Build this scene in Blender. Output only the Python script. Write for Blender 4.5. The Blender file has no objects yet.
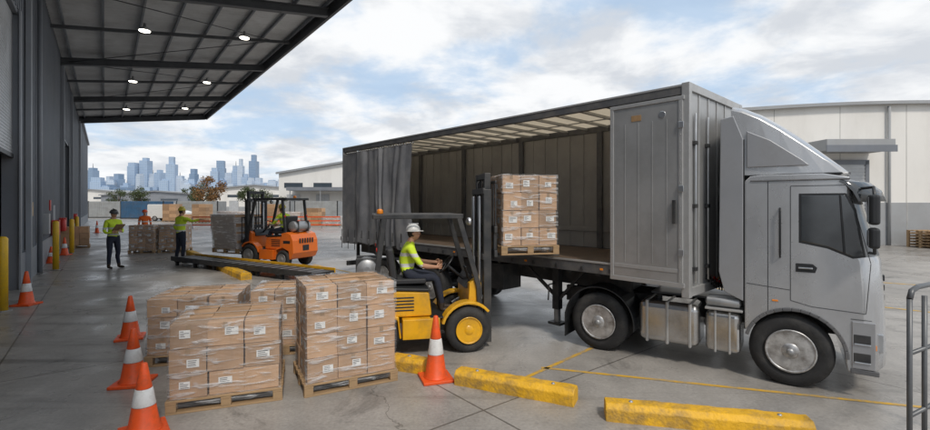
import bpy, bmesh, math, random
from mathutils import Vector, Matrix, noise as mnoise
random.seed(7)
R=math.radians
scene=bpy.context.scene
scene.view_settings.view_transform='Standard'
scene.view_settings.look='None'
scene.view_settings.exposure=0
COL=scene.collection

# ------------------------------------------------------------ materials
MATS={}
def nodes(m):
    m.use_nodes=True
    return m.node_tree.nodes, m.node_tree.links
def mat(name,color,rough=.6,metal=0,ns=3.0,na=.15,bump=0,bs=None,spec=.5,dirt=None,dirt_amt=.0,dirt_scale=1.2,coat=0,stretch=(1,1,1)):
    if name in MATS: return MATS[name]
    m=bpy.data.materials.new(name); n,l=nodes(m)
    b=n['Principled BSDF']
    b.inputs['Roughness'].default_value=rough; b.inputs['Metallic'].default_value=metal
    b.inputs['Specular IOR Level'].default_value=spec
    if coat: b.inputs['Coat Weight'].default_value=coat; b.inputs['Coat Roughness'].default_value=.06
    tc=n.new('ShaderNodeTexCoord'); mp=n.new('ShaderNodeMapping'); mp.inputs['Scale'].default_value=stretch
    l.new(tc.outputs['Object'],mp.inputs['Vector'])
    no=n.new('ShaderNodeTexNoise'); no.inputs['Scale'].default_value=ns; no.inputs['Detail'].default_value=5; no.inputs['Roughness'].default_value=.6
    l.new(mp.outputs[0],no.inputs['Vector'])
    mr=n.new('ShaderNodeMapRange'); mr.inputs['From Min'].default_value=.3; mr.inputs['From Max'].default_value=.7
    mr.inputs['To Min'].default_value=1-na; mr.inputs['To Max'].default_value=1+na
    l.new(no.outputs['Fac'],mr.inputs['Value'])
    mx=n.new('ShaderNodeMix'); mx.data_type='RGBA'; mx.blend_type='MULTIPLY'; mx.inputs['Factor'].default_value=1
    mx.inputs['A'].default_value=(*color,1); l.new(mr.outputs[0],mx.inputs['B'])
    out=mx.outputs['Result']
    if dirt:
        n2=n.new('ShaderNodeTexNoise'); n2.inputs['Scale'].default_value=dirt_scale; n2.inputs['Detail'].default_value=6; n2.inputs['Roughness'].default_value=.7
        l.new(mp.outputs[0],n2.inputs['Vector'])
        r2=n.new('ShaderNodeMapRange'); r2.inputs['From Min'].default_value=.45; r2.inputs['From Max'].default_value=.7
        r2.inputs['To Max'].default_value=dirt_amt; l.new(n2.outputs['Fac'],r2.inputs['Value'])
        m2=n.new('ShaderNodeMix'); m2.data_type='RGBA'; l.new(r2.outputs[0],m2.inputs['Factor'])
        l.new(out,m2.inputs['A']); m2.inputs['B'].default_value=(*dirt,1); out=m2.outputs['Result']
    l.new(out,b.inputs['Base Color'])
    rr=n.new('ShaderNodeMapRange'); rr.inputs['To Min'].default_value=max(.02,rough-.12); rr.inputs['To Max'].default_value=min(1,rough+.12)
    l.new(no.outputs['Fac'],rr.inputs['Value']); l.new(rr.outputs[0],b.inputs['Roughness'])
    if bump:
        nb=n.new('ShaderNodeTexNoise'); nb.inputs['Scale'].default_value=bs or ns*6; nb.inputs['Detail'].default_value=3
        l.new(mp.outputs[0],nb.inputs['Vector'])
        bp=n.new('ShaderNodeBump'); bp.inputs['Strength'].default_value=bump; bp.inputs['Distance'].default_value=.01
        l.new(nb.outputs['Fac'],bp.inputs['Height']); l.new(bp.outputs[0],b.inputs['Normal'])
    MATS[name]=m; return m
def emis(name,c,s):
    m=bpy.data.materials.new(name); n,l=nodes(m); b=n['Principled BSDF']
    b.inputs['Emission Color'].default_value=(*c,1); b.inputs['Emission Strength'].default_value=s
    return m
def banded(name,base,band,zs,rough=.8):
    """cloth with reflective horizontal tapes at object-space heights"""
    m=mat(name,base,rough,0,9,.12,bump=.6,bs=16); n,l=m.node_tree.nodes,m.node_tree.links
    b=n['Principled BSDF']; src=b.inputs['Base Color'].links[0].from_socket
    tc=n.new('ShaderNodeTexCoord'); sp=n.new('ShaderNodeSeparateXYZ'); l.new(tc.outputs['Object'],sp.inputs[0])
    acc=None
    for z in zs:
        c=n.new('ShaderNodeMath'); c.operation='COMPARE'; c.inputs[1].default_value=z; c.inputs[2].default_value=.027
        l.new(sp.outputs['Z'],c.inputs[0])
        if acc is None: acc=c.outputs[0]
        else:
            a=n.new('ShaderNodeMath'); a.operation='MAXIMUM'; l.new(acc,a.inputs[0]); l.new(c.outputs[0],a.inputs[1]); acc=a.outputs[0]
    mx=n.new('ShaderNodeMix'); mx.data_type='RGBA'; l.new(acc,mx.inputs['Factor']); l.new(src,mx.inputs['A']); mx.inputs['B'].default_value=(*band,1)
    l.new(mx.outputs['Result'],b.inputs['Base Color'])
    return m

M_black=mat('black_rubber',(.022,.022,.023),.75,0,8,.25,bump=.3,bs=60,dirt=(.10,.095,.085),dirt_amt=.45,dirt_scale=3)
M_dark=mat('dark_steel',(.045,.047,.05),.5,.3,6,.25,dirt=(.12,.11,.095),dirt_amt=.5,dirt_scale=3)
M_blk=mat('black_plastic',(.02,.021,.023),.4,0,5,.15)
M_steel=mat('brushed_steel',(.52,.53,.54),.32,.9,5,.12)
M_rim=mat('wheel_rim_steel',(.52,.52,.52),.38,.6,8,.2,dirt=(.12,.10,.085),dirt_amt=.8,dirt_scale=6)
M_silver=mat('silver_paint',(.50,.505,.515),.27,.6,2,.05,coat=.8,dirt=(.28,.265,.25),dirt_amt=.28,dirt_scale=1.5,stretch=(1,1,.6))
M_silver2=mat('silver_fairing',(.40,.405,.42),.34,.5,2,.06,coat=.4,dirt=(.22,.20,.18),dirt_amt=.35,dirt_scale=2)
M_trim=mat('grey_plastic_trim',(.12,.122,.128),.5,0,4,.15,dirt=(.2,.18,.16),dirt_amt=.4,dirt_scale=4)
M_alu=mat('trailer_aluminium',(.44,.44,.435),.38,.55,1.2,.07,bump=.05,bs=5,dirt=(.27,.265,.255),dirt_amt=.55,dirt_scale=1.5,stretch=(1,1,.8))
M_alu2=mat('trailer_frame_aluminium',(.48,.48,.475),.40,.45,3,.08,dirt=(.24,.235,.225),dirt_amt=.5,dirt_scale=3)
M_tank=mat('polished_tank',(.58,.58,.58),.22,.9,3,.1,dirt=(.22,.2,.17),dirt_amt=.6,dirt_scale=3)
M_rail=mat('trailer_rail',(.11,.113,.12),.5,.3,3,.2,dirt=(.24,.22,.19),dirt_amt=.55,dirt_scale=4)
M_curt=mat('curtain_fabric',(.17,.175,.19),.48,0,2,.2,bump=.3,bs=5,dirt=(.28,.27,.25),dirt_amt=.5,dirt_scale=2)
M_inwall=mat('trailer_inner_wall',(.36,.35,.33),.55,.15,1.2,.1,bump=.08,bs=5,dirt=(.22,.21,.195),dirt_amt=.6,dirt_scale=1.1,stretch=(1,1,.8))
M_floor=mat('trailer_floor',(.12,.085,.06),.65,0,4,.35,bump=.3)
M_glass=mat('dark_glass',(.04,.046,.052),.04,0,1.3,.5,spec=1.0)
M_yel=mat('yellow_paint',(.80,.42,.010),.38,0,4,.12,bump=.1,bs=40,dirt=(.14,.11,.07),dirt_amt=.45,dirt_scale=3,coat=.2)
M_kerb=mat('yellow_kerb_paint',(.76,.42,.018),.6,0,3,.15,bump=.8,bs=35,dirt=(.15,.12,.09),dirt_amt=.75,dirt_scale=4.5)
M_bol=mat('bollard_yellow',(.8,.48,.015),.45,0,4,.1,dirt=(.15,.12,.08),dirt_amt=.5,dirt_scale=4)
M_orange=mat('orange_paint',(.82,.17,.012),.38,0,3,.1,coat=.3,dirt=(.15,.1,.07),dirt_amt=.35,dirt_scale=3)
M_cone=mat('cone_orange',(.85,.10,.015),.45,0,4,.12,bump=.1,dirt=(.25,.08,.04),dirt_amt=.5,dirt_scale=7)
M_conew=mat('cone_reflective_white',(.75,.75,.74),.35,0,6,.1,dirt=(.35,.33,.3),dirt_amt=.5,dirt_scale=8)
M_wood=mat('pallet_wood',(.42,.28,.15),.8,0,5,.3,bump=.4,bs=30,dirt=(.18,.12,.08),dirt_amt=.6,dirt_scale=5,stretch=(1,4,4))
M_label=mat('paper_label',(.80,.80,.78),.6,0,4,.04)
M_ink=mat('label_ink',(.06,.06,.07),.7,0,4,.04)
M_tape=mat('packing_tape',(.33,.21,.11),.25,0,4,.1)
M_skin=mat('skin',(.50,.27,.17),.55,0,12,.08)
M_hair=mat('hair',(.03,.02,.015),.7,0,20,.2)
M_navy=mat('navy_work_trousers',(.022,.027,.045),.85,0,9,.2,bump=.5,bs=14)
M_boot=mat('work_boot_leather',(.05,.035,.025),.6,0,9,.2)
M_hatw=mat('white_helmet',(.75,.75,.73),.3,0,4,.04)
M_haty=mat('yellow_helmet',(.55,.45,.05),.3,0,4,.04)
M_hatb=mat('dark_helmet',(.06,.06,.06),.35,0,4,.04)
M_gal=mat('galvanised_steel',(.40,.41,.42),.45,.6,5,.2,dirt=(.24,.21,.18),dirt_amt=.4,dirt_scale=5)
M_grail=mat('grey_handrail_paint',(.12,.125,.13),.4,.3,5,.2)
M_red=mat('red_lens',(.5,.02,.01),.2,0,4,.04)
M_amb=mat('amber_lens',(.8,.25,.02),.2,0,4,.04)
M_seat=mat('seat_vinyl',(.03,.03,.032),.5,0,4,.1)

def carton_mat():
    m=bpy.data.materials.new('cardboard'); n,l=nodes(m); b=n['Principled BSDF']; b.inputs['Roughness'].default_value=.75
    at=n.new('ShaderNodeAttribute'); at.attribute_name='tone'
    tc=n.new('ShaderNodeTexCoord')
    no=n.new('ShaderNodeTexNoise'); no.inputs['Scale'].default_value=7; no.inputs['Detail'].default_value=5; l.new(tc.outputs['Object'],no.inputs['Vector'])
    mp=n.new('ShaderNodeMapping'); mp.inputs['Scale'].default_value=(60,60,3); l.new(tc.outputs['Object'],mp.inputs['Vector'])
    n3=n.new('ShaderNodeTexNoise'); n3.inputs['Scale'].default_value=1.5; l.new(mp.outputs[0],n3.inputs['Vector'])
    a=n.new('ShaderNodeMath'); a.operation='MULTIPLY_ADD'; l.new(no.outputs['Fac'],a.inputs[0]); a.inputs[1].default_value=.55; a.inputs[2].default_value=.63
    a2=n.new('ShaderNodeMath'); a2.operation='MULTIPLY_ADD'; l.new(n3.outputs['Fac'],a2.inputs[0]); a2.inputs[1].default_value=.16; a2.inputs[2].default_value=.0
    s=n.new('ShaderNodeMath'); s.operation='ADD'; l.new(a.outputs[0],s.inputs[0]); l.new(a2.outputs[0],s.inputs[1])
    s2=n.new('ShaderNodeMath'); s2.operation='MULTIPLY'; l.new(s.outputs[0],s2.inputs[0]); l.new(at.outputs['Fac'],s2.inputs[1])
    mx=n.new('ShaderNodeMix'); mx.data_type='RGBA'; mx.blend_type='MULTIPLY'; mx.inputs['Factor'].default_value=1
    mx.inputs['A'].default_value=(.49,.305,.175,1); l.new(s2.outputs[0],mx.inputs['B']); l.new(mx.outputs['Result'],b.inputs['Base Color'])
    return m
M_card=carton_mat()
def wrap_mat(name='stretch_film',amt=.22,milky=.05):
    m=bpy.data.materials.new(name); n,l=nodes(m); b=n['Principled BSDF']; o=n['Material Output']
    b.inputs['Base Color'].default_value=(.8,.82,.84,1); b.inputs['Roughness'].default_value=.14
    tr=n.new('ShaderNodeBsdfTransparent'); mx=n.new('ShaderNodeMixShader')
    tc=n.new('ShaderNodeTexCoord'); mp=n.new('ShaderNodeMapping'); mp.inputs['Rotation'].default_value=(R(35),R(25),R(10)); mp.inputs['Scale'].default_value=(1.2,1.2,7)
    l.new(tc.outputs['Object'],mp.inputs['Vector'])
    no=n.new('ShaderNodeTexNoise'); no.inputs['Scale'].default_value=3.2; no.inputs['Detail'].default_value=6; no.inputs['Distortion'].default_value=.8; l.new(mp.outputs[0],no.inputs['Vector'])
    bp=n.new('ShaderNodeBump'); bp.inputs['Strength'].default_value=1; bp.inputs['Distance'].default_value=.05; l.new(no.outputs['Fac'],bp.inputs['Height']); l.new(bp.outputs[0],b.inputs['Normal'])
    cr=n.new('ShaderNodeMapRange'); cr.inputs['From Min'].default_value=.52; cr.inputs['From Max'].default_value=.70; cr.inputs['To Min'].default_value=milky; cr.inputs['To Max'].default_value=milky+amt*1.6
    l.new(no.outputs['Fac'],cr.inputs['Value'])
    l.new(cr.outputs[0],mx.inputs['Fac']); l.new(tr.outputs[0],mx.inputs[1]); l.new(b.outputs[0],mx.inputs[2]); l.new(mx.outputs[0],o.inputs['Surface'])
    return m
M_wrap=wrap_mat('stretch_film',.36,.10)
M_wrapw=wrap_mat('stretch_film_milky',.35,.42)

# ------------------------------------------------------------ builder
class Obj:
    def __init__(s,name,loc=(0,0,0),yaw=0,scale=1):
        s.e=bpy.data.objects.new(name,None); COL.objects.link(s.e)
        s.e.location=loc; s.e.rotation_euler=(0,0,yaw); s.e.scale=(scale,)*3; s.e.empty_display_size=.3
        s.p={}
    def bm(s,part,m):
        k=(part,m.name)
        if k not in s.p: s.p[k]=(bmesh.new(),m,{})
        return s.p[k][0]
    def opt(s,part,m,**kw): s.bm(part,m); s.p[(part,m.name)][2].update(kw)
    def box(s,part,m,x0,x1,y0,y1,z0,z1,rot=None,piv=None):
        b=s.bm(part,m); vs=[b.verts.new((x,y,z)) for x in(x0,x1) for y in(y0,y1) for z in(z0,z1)]
        for f in((0,1,3,2),(4,6,7,5),(0,4,5,1),(2,3,7,6),(0,2,6,4),(1,5,7,3)): b.faces.new([vs[i] for i in f])
        if rot is not None:
            c=Vector(piv) if piv else Vector(((x0+x1)/2,(y0+y1)/2,(z0+z1)/2))
            for v in vs: v.co=c+rot@(v.co-c)
        return vs
    def beam(s,part,m,a,b_,w,h=None,up=(0,0,1)):
        h=h or w; a=Vector(a); b_=Vector(b_); d=(b_-a); L=d.length; d.normalize(); up=Vector(up)
        if abs(d.dot(up))>.98: up=Vector((1,0,0))
        sd=d.cross(up).normalized(); u=sd.cross(d).normalized(); b=s.bm(part,m); vs=[]
        for t in(a,b_):
            for i,j in((-1,-1),(1,-1),(1,1),(-1,1)): vs.append(b.verts.new(t+sd*i*w/2+u*j*h/2))
        for f in((0,1,2,3),(7,6,5,4),(0,4,5,1),(1,5,6,2),(2,6,7,3),(3,7,4,0)): b.faces.new([vs[i] for i in f])
    def tube(s,part,m,pts,r,seg=10,r2=None):
        b=s.bm(part,m); pts=[Vector(p) for p in pts]; rings=[]; n=len(pts)
        for i,p in enumerate(pts):
            d=(pts[min(i+1,n-1)]-pts[max(i-1,0)]).normalized(); up=Vector((0,0,1)) if abs(d.z)<.95 else Vector((1,0,0))
            sd=d.cross(up).normalized(); u=sd.cross(d)
            rr=r if r2 is None else r+(r2-r)*i/max(1,n-1)
            rings.append([b.verts.new(p+(sd*math.cos(2*math.pi*k/seg)+u*math.sin(2*math.pi*k/seg))*rr) for k in range(seg)])
        for i in range(n-1):
            for k in range(seg):
                f=b.faces.new([rings[i][k],rings[i][(k+1)%seg],rings[i+1][(k+1)%seg],rings[i+1][k]]); f.smooth=True
        b.faces.new(rings[0][::-1]); b.faces.new(rings[-1])
    def lathe(s,part,m,prof,c,axis='y',seg=32,smooth=True):
        """prof=[(along axis, radius)]"""
        b=s.bm(part,m); c=Vector(c); rings=[]
        for a,r in prof:
            ring=[]
            for k in range(seg):
                t=2*math.pi*k/seg; u,v=math.cos(t)*r,math.sin(t)*r
                o={'y':(u,a,v),'z':(u,v,a),'x':(a,u,v)}[axis]; ring.append(b.verts.new(c+Vector(o)))
            rings.append(ring)
        for i in range(len(rings)-1):
            for k in range(seg):
                f=b.faces.new([rings[i][k],rings[i][(k+1)%seg],rings[i+1][(k+1)%seg],rings[i+1][k]]); f.smooth=smooth
        b.faces.new(rings[0]); b.faces.new(rings[-1])
    def poly(s,part,m,pts,y0,y1):
        """extrude xz polygon along y"""
        b=s.bm(part,m); A=[b.verts.new((x,y0,z)) for x,z in pts]; B=[b.verts.new((x,y1,z)) for x,z in pts]; n=len(pts)
        b.faces.new(A); b.faces.new(B[::-1])
        for i in range(n): b.faces.new([A[i],B[i],B[(i+1)%n],A[(i+1)%n]])
    def quad(s,part,m,pts):
        b=s.bm(part,m); b.faces.new([b.verts.new(p) for p in pts])
    def done(s,bevel=.006):
        for (part,mn),(b,m,o) in s.p.items():
            bmesh.ops.recalc_face_normals(b,faces=b.faces)
            me=bpy.data.meshes.new(part); b.to_mesh(me); b.free(); me.materials.append(m)
            ob=bpy.data.objects.new(part,me); COL.objects.link(ob); ob.parent=s.e
            bv=o.get('bevel',bevel)
            if bv:
                md=ob.modifiers.new('b','BEVEL'); md.width=bv; md.segments=o.get('seg',2); md.limit_method='ANGLE'; md.angle_limit=R(40)
                md.harden_normals=False
            if o.get('smooth'):
                for f in me.polygons: f.use_smooth=True
        s.p={}
        return s.e
def add_mesh(name,me,parent=None,mats=()):
    for m in mats: me.materials.append(m)
    ob=bpy.data.objects.new(name,me); COL.objects.link(ob); ob.parent=parent; return ob

# ------------------------------------------------------------ ground
def ground():
    m=bpy.data.materials.new('yard_concrete'); n,l=nodes(m); b=n['Principled BSDF']
    tc=n.new('ShaderNodeTexCoord'); P=tc.outputs['Object']
    def nz(sc,det=6,ro=.6,vec=P,dist=0):
        x=n.new('ShaderNodeTexNoise'); x.inputs['Scale'].default_value=sc; x.inputs['Detail'].default_value=det; x.inputs['Roughness'].default_value=ro; x.inputs['Distortion'].default_value=dist; l.new(vec,x.inputs['Vector']); return x.outputs['Fac']
    def mrange(v,a,bb,c,d):
        x=n.new('ShaderNodeMapRange'); 
        for k,t in zip(('From Min','From Max','To Min','To Max'),(a,bb,c,d)): x.inputs[k].default_value=t
        l.new(v,x.inputs['Value']); return x.outputs[0]
    def mul(a,b_):
        x=n.new('ShaderNodeMath'); x.operation='MULTIPLY'; l.new(a,x.inputs[0]); l.new(b_,x.inputs[1]); return x.outputs[0]
    big=mrange(nz(.22,4),.3,.7,.74,1.16); med=mrange(nz(1.3,7,.7,dist=.6),.3,.7,.78,1.16); fine=mrange(nz(28,3),.3,.7,.86,1.14)
    stain=mrange(nz(.8,8,.75,dist=1.2),.55,.70,1,.48)
    mp=n.new('ShaderNodeMapping'); mp.inputs['Rotation'].default_value=(0,0,R(-38.4)); mp.inputs['Location'].default_value=(1.1,.6,0); l.new(P,mp.inputs['Vector'])
    mt=n.new('ShaderNodeMapping'); mt.inputs['Rotation'].default_value=(0,0,R(52)); mt.inputs['Scale'].default_value=(.12,2.6,1); l.new(P,mt.inputs['Vector'])
    tyre=mrange(nz(1.1,4,.6,vec=mt.outputs[0],dist=.3),.56,.68,1,.62)
    vo=n.new('ShaderNodeTexVoronoi'); vo.feature='DISTANCE_TO_EDGE'; vo.inputs['Scale'].default_value=.17
    wn=n.new('ShaderNodeTexNoise'); wn.inputs['Scale'].default_value=1.3; wn.inputs['Detail'].default_value=6; l.new(P,wn.inputs['Vector'])
    va=n.new('ShaderNodeVectorMath'); va.operation='MULTIPLY_ADD'; l.new(wn.outputs['Color'],va.inputs[0]); va.inputs[1].default_value=(1.6,1.6,0); l.new(P,va.inputs[2]); l.new(va.outputs[0],vo.inputs['Vector'])
    crack=mrange(vo.outputs['Distance'],.0005,.0022,.5,1)
    br=n.new('ShaderNodeTexBrick'); br.offset=0; br.inputs['Scale'].default_value=1; br.inputs['Brick Width'].default_value=4.2; br.inputs['Row Height'].default_value=4.2
    br.inputs['Mortar Size'].default_value=.012; br.inputs['Mortar Smooth'].default_value=.2; br.inputs['Color1'].default_value=(1,1,1,1); br.inputs['Color2'].default_value=(.88,.88,.88,1); br.inputs['Mortar'].default_value=(.40,.39,.38,1)
    l.new(mp.outputs[0],br.inputs['Vector'])
    v=mul(mul(mul(mul(big,med),mul(fine,stain)),tyre),crack)
    c1=n.new('ShaderNodeMix'); c1.data_type='RGBA'; c1.blend_type='MULTIPLY'; c1.inputs['Factor'].default_value=1; c1.inputs['A'].default_value=(.355,.333,.306,1); l.new(v,c1.inputs['B'])
    c2=n.new('ShaderNodeMix'); c2.data_type='RGBA'; c2.blend_type='MULTIPLY'; c2.inputs['Factor'].default_value=1; l.new(c1.outputs['Result'],c2.inputs['A']); l.new(br.outputs['Color'],c2.inputs['B'])
    l.new(c2.outputs['Result'],b.inputs['Base Color'])
    l.new(mrange(nz(.7,5,.6,dist=.5),.35,.65,.22,.52),b.inputs['Roughness'])
    bp=n.new('ShaderNodeBump'); bp.inputs['Strength'].default_value=.16; bp.inputs['Distance'].default_value=.01; l.new(nz(40,3),bp.inputs['Height']); l.new(bp.outputs[0],b.inputs['Normal'])
    bm=bmesh.new(); S=5000
    bm.faces.new([bm.verts.new(p) for p in((-S,-S,0),(S,-S,0),(S,S,0),(-S,S,0))])
    me=bpy.data.meshes.new('ground'); bm.to_mesh(me); add_mesh('ground',me,None,[m])
ground()

def paint_mat():
    m=bpy.data.materials.new('worn_yellow_line'); n,l=nodes(m); b=n['Principled BSDF']; b.inputs['Roughness'].default_value=.6
    tc=n.new('ShaderNodeTexCoord'); no=n.new('ShaderNodeTexNoise'); no.inputs['Scale'].default_value=5; no.inputs['Detail'].default_value=9; no.inputs['Roughness'].default_value=.75
    l.new(tc.outputs['Object'],no.inputs['Vector']); cr=n.new('ShaderNodeValToRGB'); l.new(no.outputs['Fac'],cr.inputs[0])
    cr.color_ramp.elements[0].position=.46; cr.color_ramp.elements[0].color=(.64,.37,.03,1); cr.color_ramp.elements[1].position=.64; cr.color_ramp.elements[1].color=(.30,.26,.2,1)
    l.new(cr.outputs[0],b.inputs['Base Color']); return m
M_line=paint_mat()
def lines():
    o=Obj('yellow_line_marking')
    for a,b,w in (((1.9,6.8),(.62,5.5),.06),((1.0,5.98),(6.2,4.4),.06),((4.2,13.5),(9.5,8.8),.09),((-1.6,12.2),(-5.4,16.2),.1),((9,14),(16,9.5),.1)):
        a=Vector((*a,.004)); b=Vector((*b,.004)); d=(b-a).normalized(); s=Vector((-d.y,d.x,0))*w/2
        o.quad('stripe',M_line,[a-s,b-s,b+s,a+s])
    o.done(0)
lines()

# ------------------------------------------------------------ kerbs
def kerb(a,b,w=.24,h=.17):
    a=Vector((*a,0)); b=Vector((*b,0)); d=b-a; L=d.length
    o=Obj('yellow_parking_kerb',a,math.atan2(d.y,d.x))
    bm=o.bm('block',M_kerb); n=max(2,int(L/.07)); prof=[(-w/2,0),(-w/2,h*.72),(-w/2+.045,h),(w/2-.045,h),(w/2,h*.72),(w/2,0)]; rings=[]
    for i in range(n+1):
        x=L*i/n; rings.append([bm.verts.new((x,y+random.uniform(-.005,.005),z+(random.uniform(-.006,.003) if z else 0))) for y,z in prof])
    for i in range(n):
        for k in range(len(prof)-1): bm.faces.new([rings[i][k],rings[i+1][k],rings[i+1][k+1],rings[i][k+1]])
    bm.faces.new(rings[0]); bm.faces.new(rings[-1][::-1])
    for x in(.25,L-.25): o.lathe('bolt',M_gal,[(h-.01,.022),(h+.008,.02),(h+.012,.008)],(x,0,0),'z',10)
    o.done(.01)
kerb((-.08,5.52),(1.2,4.92)); kerb((1.42,4.62),(3.2,4.22)); kerb((-.95,6.02),(-.5,5.84)); kerb((-11.6,19.2),(-6.2,12.9),.3,.2)

# ------------------------------------------------------------ cones
def cone(x,y,h=.7,yaw=0,lean=0):
    o=Obj('traffic_cone',(x,y,0),yaw); o.e.rotation_euler[0]=lean
    o.box('base',M_cone,-.19,.19,-.19,.19,0,.035)
    rb,rt=.135,.028
    def r(z): return rb+(rt-rb)*(z-.035)/(h-.035)
    z1,z2=h*.40,h*.64
    o.lathe('cone_body',M_cone,[(.035,rb+.02),(.06,r(.06)),(z1,r(z1))],(0,0,0),'z',28)
    o.lathe('reflective_collar',M_conew,[(z1,r(z1)+.003),(z2,r(z2)+.003)],(0,0,0),'z',28)
    o.lathe('cone_tip',M_cone,[(z2,r(z2)),(h-.01,r(h)),(h,rt*.7)],(0,0,0),'z',28)
    o.done(.008)
for a in((-.36,5.6,.78,.3),(-5.37,7.3,.68,.5),(-3.98,5.46,.66,.2),(-3.02,4.28,.66,.7),(-9.35,9.7,.72,.1),(-16.9,19.2,.75,.1),(-15.1,16.6,.6,.3),(-27.5,34,.9,.2)): cone(*a)

# ------------------------------------------------------------ bollards
for x,y,h in((-9.3,9.15,1.5),(-13.4,14.9,1.6),(-17.2,19.9,1.5),(-20.3,23.8,1.5)):
    o=Obj('yellow_bollard',(x,y,0)); o.lathe('post',M_bol,[(0,.085),(h-.05,.085),(h-.015,.06),(h,.02)],(0,0,0),'z',20); o.lathe('foot_plate',M_gal,[(0,.14),(.015,.14)],(0,0,0),'z',16); o.done(0)

# ------------------------------------------------------------ carton pallets
def pallet_parts(o,w,d,z0=0):
    sl=.095; n=6
    for i in range(n):
        y=-d/2+sl/2+(d-sl)*i/(n-1); o.box('pallet_deck',M_wood,-w/2,w/2,y-sl/2,y+sl/2,z0+.118,z0+.138)
    for x in(-w/2+.05,0,w/2-.05):
        o.box('pallet_stringer',M_wood,x-.05,x+.05,-d/2,d/2,z0+.098,z0+.118)
        for y in(-d/2+.05,0,d/2-.05): o.box('pallet_block',M_wood,x-.048,x+.048,y-.048,y+.048,z0+.02,z0+.098)
    for y in(-d/2+.05,0,d/2-.05): o.box('pallet_base_board',M_wood,-w/2,w/2,y-.047,y+.047,z0,z0+.02)
def stack(name,loc,yaw,nx,ny,nz,w=1.02,d=.9,bz=.27,wrap=M_wrap,z0=0,scale=1,labels=True,parent=None,lean=0):
    o=Obj(name,loc,yaw,scale)
    if parent: o.e.parent=parent
    pallet_parts(o,w+.06,d+.06,z0)
    b=o.bm('cartons',M_card); lay=b.faces.layers.float.new('tone') 
    bx,by=w/nx,d/ny; zt=z0+.14
    rng=random.Random(int(abs(loc[0]*37)+abs(loc[1])*11))
    for k in range(nz):
        for i in range(nx):
            for j in range(ny):
                if 0<i<nx-1 and 0<j<ny-1 and k<nz-1: continue
                jx,jy=rng.uniform(-.009,.009),rng.uniform(-.009,.009); x=-w/2+bx*(i+.5)+jx+lean*k; y=-d/2+by*(j+.5)+jy; z=zt+bz*k
                vs=o.box('cartons',M_card,x-bx/2+.004,x+bx/2-.004,y-by/2+.004,y+by/2-.004,z+.002,z+bz-.003,rot=Matrix.Rotation(rng.uniform(-.018,.018),3,'Z'))
                for v in vs:
                    if k==nz-1 and v.co.z>z+bz*.5: v.co.z+=rng.uniform(-.006,.004)
                t=rng.uniform(.72,1.22)
                for f in set(f for v in vs for f in v.link_faces): f[lay]=t
                if labels:
                    if k==nz-1: o.box('packing_tape',M_tape,x-bx/2+.004,x+bx/2-.004,y-.025,y+.025,z+bz-.004,z+bz+.003)
                    faces=[]
                    if j==0: faces.append(('f',x,y-by/2))
                    if j==ny-1: faces.append(('b',x,y+by/2))
                    if i==0: faces.append(('l',x-bx/2,y))
                    if i==nx-1: faces.append(('r',x+bx/2,y))
                    for s_,fx,fy in faces:
                        if rng.random()<.08: continue
                        lw,lh=rng.choice((.1,.115,.13)),rng.choice((.075,.085,.095)); off=rng.uniform(-.06,.07); lz=z+bz*.50+rng.uniform(-.035,.03); e=.0035
                        def q(part,m,u0,u1,z0_,z1_,e_):
                            if s_=='f': P=[(fx+u0,fy-e_,z0_),(fx+u1,fy-e_,z0_),(fx+u1,fy-e_,z1_),(fx+u0,fy-e_,z1_)]
                            elif s_=='b': P=[(fx-u0,fy+e_,z0_),(fx-u1,fy+e_,z0_),(fx-u1,fy+e_,z1_),(fx-u0,fy+e_,z1_)]
                            elif s_=='l': P=[(fx-e_,fy-u0,z0_),(fx-e_,fy-u1,z0_),(fx-e_,fy-u1,z1_),(fx-e_,fy-u0,z1_)]
                            else: P=[(fx+e_,fy+u0,z0_),(fx+e_,fy+u1,z0_),(fx+e_,fy+u1,z1_),(fx+e_,fy+u0,z1_)]
                            o.quad(part,m,P)
                        q('carton_label',M_label,off-lw/2,off+lw/2,lz-lh/2,lz+lh/2,e)
                        for r_ in range(4):
                            zz=lz+lh*.32-r_*.017; q('label_print',M_ink,off-lw*.4,off+lw*rng.uniform(-.1,.4),zz-.003,zz+.003,e+.0012)
                        if s_ in'fb' and rng.random()<.8: q('packing_tape_face',M_tape,-.022,.022,z+bz-.06,z+bz-.004,.0028)
    o.opt('cartons',M_card,bevel=.005)
    for nm,m in(('carton_label',M_label),('label_print',M_ink),('packing_tape',M_tape),('packing_tape_face',M_tape)):
        if (nm,m.name) in o.p: o.opt(nm,m,bevel=0)
    if wrap:
        H=bz*nz; b=o.bm('stretch_wrap',wrap); e=.014; W,D=w/2+e,d/2+e; pts=[]; N=14
        cr=[(-W,-D),(W,-D),(W,D),(-W,D)]
        for s_ in range(4):
            a,c=Vector(cr[s_]),Vector(cr[(s_+1)%4])
            for q_ in range(N): pts.append(a.lerp(c,q_/N))
        rings=[]; NZ=14
        for k in range(NZ+1):
            z=z0+.06+(H+.09)*k/NZ; ring=[]
            for p in pts:
                nn=mnoise.noise(Vector((p.x*5+loc[0],p.y*5,z*9)))*.008; ln=lean*((z-zt)/bz) if z>zt else 0
                ring.append(b.verts.new((p.x*(1+nn)+ln,p.y*(1+nn),z)))
            rings.append(ring)
        n_=len(pts)
        for k in range(NZ):
            for i in range(n_):
                f=b.faces.new([rings[k][i],rings[k][(i+1)%n_],rings[k+1][(i+1)%n_],rings[k+1][i]]); f.smooth=True
        top=[b.verts.new((v.co.x*.72+.28*lean*nz+random.uniform(-.02,.02),v.co.y*.72+random.uniform(-.02,.02),v.co.z+.004+random.uniform(0,.014))) for v in rings[-1]]
        for i in range(n_): b.faces.new([rings[-1][i],rings[-1][(i+1)%n_],top[(i+1)%n_],top[i]])
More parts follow.
